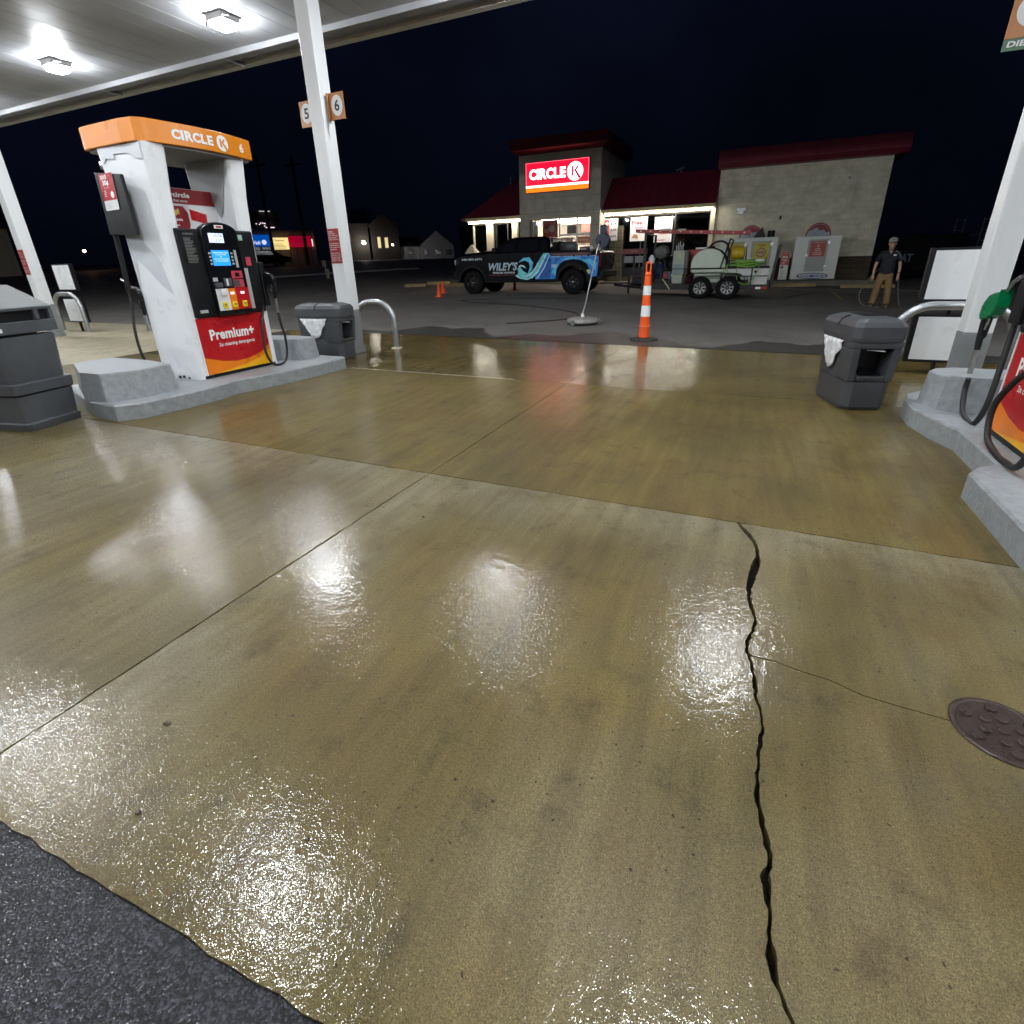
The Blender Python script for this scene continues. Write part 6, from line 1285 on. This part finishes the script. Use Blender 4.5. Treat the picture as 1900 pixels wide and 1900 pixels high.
for x in (-1.35,1.35):
    for yy in (-.85,.85): m = MB(); m.lathe([(.18,-.1),(.32,-.1),(.33,0),(.32,.1),(.18,.1)], 18, (x,yy,.33), 'Y'); m.build('wheel', TYRE, car)
t, L_ = oriented('billboard', 'dim billboard with a few lit specks over the distant shops', 'billboard', (-57.0,48.8), (-54.2,51.7), 2.0)
m = MB(); m.box(0,L_,0,.3,4.0,5.75); m.build('panel', mat('billboard_face', (.05,.042,.042), .7, var=.4), t)
m = MB(); m.box(0,L_+.3,-.6,0,3.88,3.96); m.build('catwalk', mat('catwalk', (.25,.22,.25), .5), t)
m = MB(); m.tube([(L_/2,.2,-.5),(L_/2,.2,4.0)], .2, 10); m.build('post', BLACK, t)
m = MB(); rnd = random.Random(6)
for i in range(9): x = L_*rnd.uniform(.35,.8); z = rnd.uniform(4.0,4.6); m.box(x,x+.1,-.05,-.01,z,z+.1)
m.box(L_*.6,L_*.85,-.58,-.55,3.965,4.05); m.build('lit_specks', emit('pink_lights', (1.,.75,.9), 1.2), t)
m = MB(); m.box(L_*.5,L_*.8,-.3,0,5.76,5.82); m.build('top_lamp', emit('dim_lamp', (.9,.85,.8), .5), t)
def house(label, a, b, z, h, depth, gable, wins, wall_m, lit=None, name='house'):
    t, L_ = oriented(name, label, 'house', a, b, z)
    m = MB(); m.box(0,L_,0,depth,-.5,h); m.build('wall', wall_m, t)
    m = MB()
    if gable == 'front': m.prism([(-.3,-.25,h),(L_+.3,-.25,h),(L_/2,-.25,h+L_*.42)], (0,depth+.5,0))
    else: m.prism([(-.3,-.4,h),(-.3,depth/2,h+depth*.3),(-.3,depth+.4,h)], (L_+.6,0,0))
    m.build('roof', DARKR, t)
    if gable == 'front': m = MB(); m.prism([(0,-.26,h-.02),(L_,-.26,h-.02),(L_/2,-.26,h+L_*.40)], (0,-.02,0)); m.build('gable_face', wall_m, t)
    for x0, x1, z0, z1 in wins:
        m = MB(); m.box(x0-.08,x1+.08,-.05,-.003,z0-.08,z1+.08); w_ = m.build('window', mat('window_trim', (.3,.3,.3), .6), t)
        m = MB(); m.box(x0,x1,-.07,-.052,z0,z1); m.build('pane', lit or mat('night_pane', (.012,.013,.016), .1), w_)
    return t
HW = mat('house_white', (.80,.80,.82), .7, var=.08)
house('distant white house with a front gable and two dark windows', (-60.7,91.7), (-55.2,95.15), 2.68, 2.1, 9, 'front', [(.7,1.3,.5,1.35),(2.9,3.5,.5,1.35),(3.62,3.95,.5,1.35),(5.0,5.9,.5,1.35)], HW)
house('low white annex beside the gabled white house', (-64.3,89.3), (-60.8,91.7), 2.72, 2.0, 6, 'side', [(2.2,2.7,.7,1.35)], HW)
house('dark house with two lit yellow windows beyond the street', (-67.6,85.9), (-63.4,88.9), 2.7, 5.6, 8, 'front', [(1.2,1.7,1.86,3.7),(2.5,3.05,1.86,3.6)], mat('dark_siding', (.018,.013,.012), .9), emit('window_glow', (1.,.82,.42), .5))
house('dark brick building with a bright wall lamp beyond the street', (-71.6,82.3), (-67.9,85.6), 2.7, 6, 8, 'side', [(1.0,1.6,3.2,4.4)], mat('dark_brick', (.02,.015,.012), .9))
house('dim pale building left of the farthest canopy column', (-68.0,18.5), (-63.9,28.6), 1.2, 4.2, 8, 'side', [(1.5,3.2,1.2,2.4),(5.0,8.2,1.0,2.6)], mat('dim_beige', (.6,.52,.38), .9))
house('dark house right of the white gabled house', (-53.9,95.9), (-49.3,98.3), 2.6, 3.3, 8, 'side', [(1.5,2.2,.8,1.8)], mat('dark_siding', (.018,.013,.012), .9))
def wall_lamp(label, x, y, z, col, st, r):
    t = thing('wall_lamp', label, 'lamp', (x, y, z))
    m = MB(); m.lathe([(r*.3,-r),(r*.9,-r*.5),(r,0),(r*.9,r*.5),(r*.3,r)], 14); m.build('globe', emit('lamp_%d' % int(st), col, st), t)
    m = MB(); m.box(-.03,.03,0,r*2.2,r*1.0,r*1.3); m.build('bracket', BLACK, t)
wall_lamp('bright white lamp on the dark brick building across the street', -67.6,83.7,5.45,(1.,.93,.82),110,.30)
wall_lamp('small orange lamp far away at the left between column and pump', -61.6,33.3,3.5,(1.,.55,.35),25,.13)
wall_lamp('small white lamp by the lit windows of the dark house', -63.6,86.9,5.0,(1.,.9,.75),30,.16)
t = thing('fire_hydrant', 'pale fire hydrant standing across the street, left of the column', 'fire hydrant', (-25.77,27.91,.72))
m = MB(); m.lathe([(.14,0),(.16,.04),(.10,.06),(.10,.45),(.13,.47),(.13,.52),(.10,.6),(.03,.66)], 16); m.build('barrel', mat('hydrant_pale', (.32,.29,.25), .6, var=.3), t)
m = MB(); m.lathe([(.06,-.2),(.06,.2)], 12, (0,0,.36), 'X'); m.build('outlets', MATS['hydrant_pale'], t)
t = thing('roadside_sign', 'small pale sign on a post above the fire hydrant', 'sign', (-26.6,28.6,.76))
m = MB(); m.tube([(0,0,0),(0,0,1.0)], .025, 6); m.build('post', GALV, t)
m = MB(); m.box(-.17,.17,-.03,-.026,.72,1.1); m.build('plate', mat('sign_dim', (.30,.25,.22), .6), t)
for i, (x, y, z, lb) in enumerate(((-43.8,40.4,1.7,'dark utility pole in front of the blue awning'), (-41.0,41.9,1.7,'dark utility pole in front of the red awning'))):
    t = thing('utility_pole', lb, 'pole', (x, y, z-.2), 0, 'utility poles along the street')
    m = MB(); m.tube([(0,0,0),(0,0,9.5)], [.17,.12], 10); m.build('pole', mat('pole_wood', (.02,.017,.015), .9), t)
    m = MB(); m.box(-1.0,1.0,-.06,.06,8.7,8.85); m.build('crossarm', MATS['pole_wood'], t)
KERB = mat('street_kerb', (.22,.21,.20), .8, var=.2)
km = MB(); n_ = 24
for i in range(n_):
    a = (-31.5+6.6*i/n_, 26.2+11*i/n_); b = (-31.5+6.6*(i+1)/n_, 26.2+11*(i+1)/n_)
    km.hexa([(a[0],a[1],zt(*a)-.05),(b[0],b[1],zt(*b)-.05),(b[0]-.14,b[1]+.09,zt(*b)-.05),(a[0]-.14,a[1]+.09,zt(*a)-.05)], [(a[0],a[1],zt(*a)+.11),(b[0],b[1],zt(*b)+.11),(b[0]-.14,b[1]+.09,zt(*b)+.11),(a[0]-.14,a[1]+.09,zt(*a)+.11)])
struct('street_kerb', km, KERB, 'pale kerb line of the street beyond the car park')
# right of the store
t = thing('pallet_rack', 'dim ladder like rack standing in the dark right of the person', 'rack', (10.8,44,.3), .25)
m = MB()
for x in (0,.45,1.5,1.95): m.tube([(x,0,0),(x,0,3.0)], .03, 6)
for z in (.5,1.1,1.7,2.3,2.9):
    m.tube([(0,0,z),(.45,0,z)], .02, 6); m.tube([(1.5,0,z),(1.95,0,z)], .02, 6)
m.build('uprights', mat('rack_grey', (.30,.30,.31), .5), t)
m = MB(); m.box(.5,1.45,-.03,.03,.9,1.0); m.box(.5,1.45,-.03,.03,2.0,2.1); m.build('beam', mat('rack_beam', (.1,.09,.09), .6), t)
t = thing('parked_van', 'dark vehicle with pale AT lettering behind the standing person', 'van', (6.4,31.5,.25), .1)
m = MB(); m.prism([(-1.2,-.9,.35),(2.6,-.9,.35),(2.7,-.9,1.0),(2.2,-.9,1.15),(1.6,-.9,1.9),(-1.2,-.9,1.95)], (0,1.9,0)); m.build('body', BLACKM, t, .06)
for x in (-.5,1.9):
    for yy in (-.85,.92): m = MB(); m.lathe([(.18,-.1),(.34,-.1),(.35,0),(.34,.1),(.18,.1)], 18, (x,yy,.35), 'Y'); m.build('wheel', TYRE, t)
m = MB(); letter(m, 'AT', (-.72,-.903,.78), u, v, .46,.34,.003,.03); m.build('side_lettering', mat('van_blue', (.18,.24,.32), .5), t)
# dark trees against the night sky
def tree(label, x, y, h, seed):
    z0 = zt(x, y)-.2; t = thing('bare_tree', label, 'tree', (x, y, z0), 0, 'dark trees beyond the street'); rnd = random.Random(seed); m = MB()
    def br(p, d, L_, r, lv):
        q = p+d*L_; m.tube([p, p+d*L_*.5+Vector((rnd.uniform(-.1,.1),)*3)*L_*.3, q], [r, r*.8, r*.55], 5)
        if lv: 
            for _ in range(3): br(p+d*L_*rnd.uniform(.6,1), (d+Vector((rnd.uniform(-.7,.7), rnd.uniform(-.7,.7), rnd.uniform(0,.5)))).normalized(), L_*rnd.uniform(.55,.75), r*.5, lv-1)
    br(Vector((0,0,0)), Vector((.03,0,1)), h*.4, h*.02, 4); m.build('trunk', mat('dark_bark', (.02,.016,.013), .9), t)
    m = MB()
    for _ in range(420):
        a, e, rr_ = rnd.uniform(0,2*PI), rnd.uniform(-.3,1.2), rnd.uniform(.15,.42)*h*.8; c = Vector((math.cos(a)*math.cos(e)*rr_, math.sin(a)*math.cos(e)*rr_, h*.62+math.sin(e)*rr_*.8)); s0 = rnd.uniform(.12,.3)
        d1 = Vector((rnd.uniform(-1,1), rnd.uniform(-1,1), rnd.uniform(-1,1))).normalized(); d2 = d1.orthogonal().normalized(); m.add([c-d1*s0, c+d2*s0*.5, c+d1*s0, c-d2*s0*.5], [(0,1,2,3)])
    m.build('crown', mat('dark_leaves', (.03,.035,.025), .8), t)
tree('tall dark tree behind the brick building with the bright lamp', -78,96,12,1)
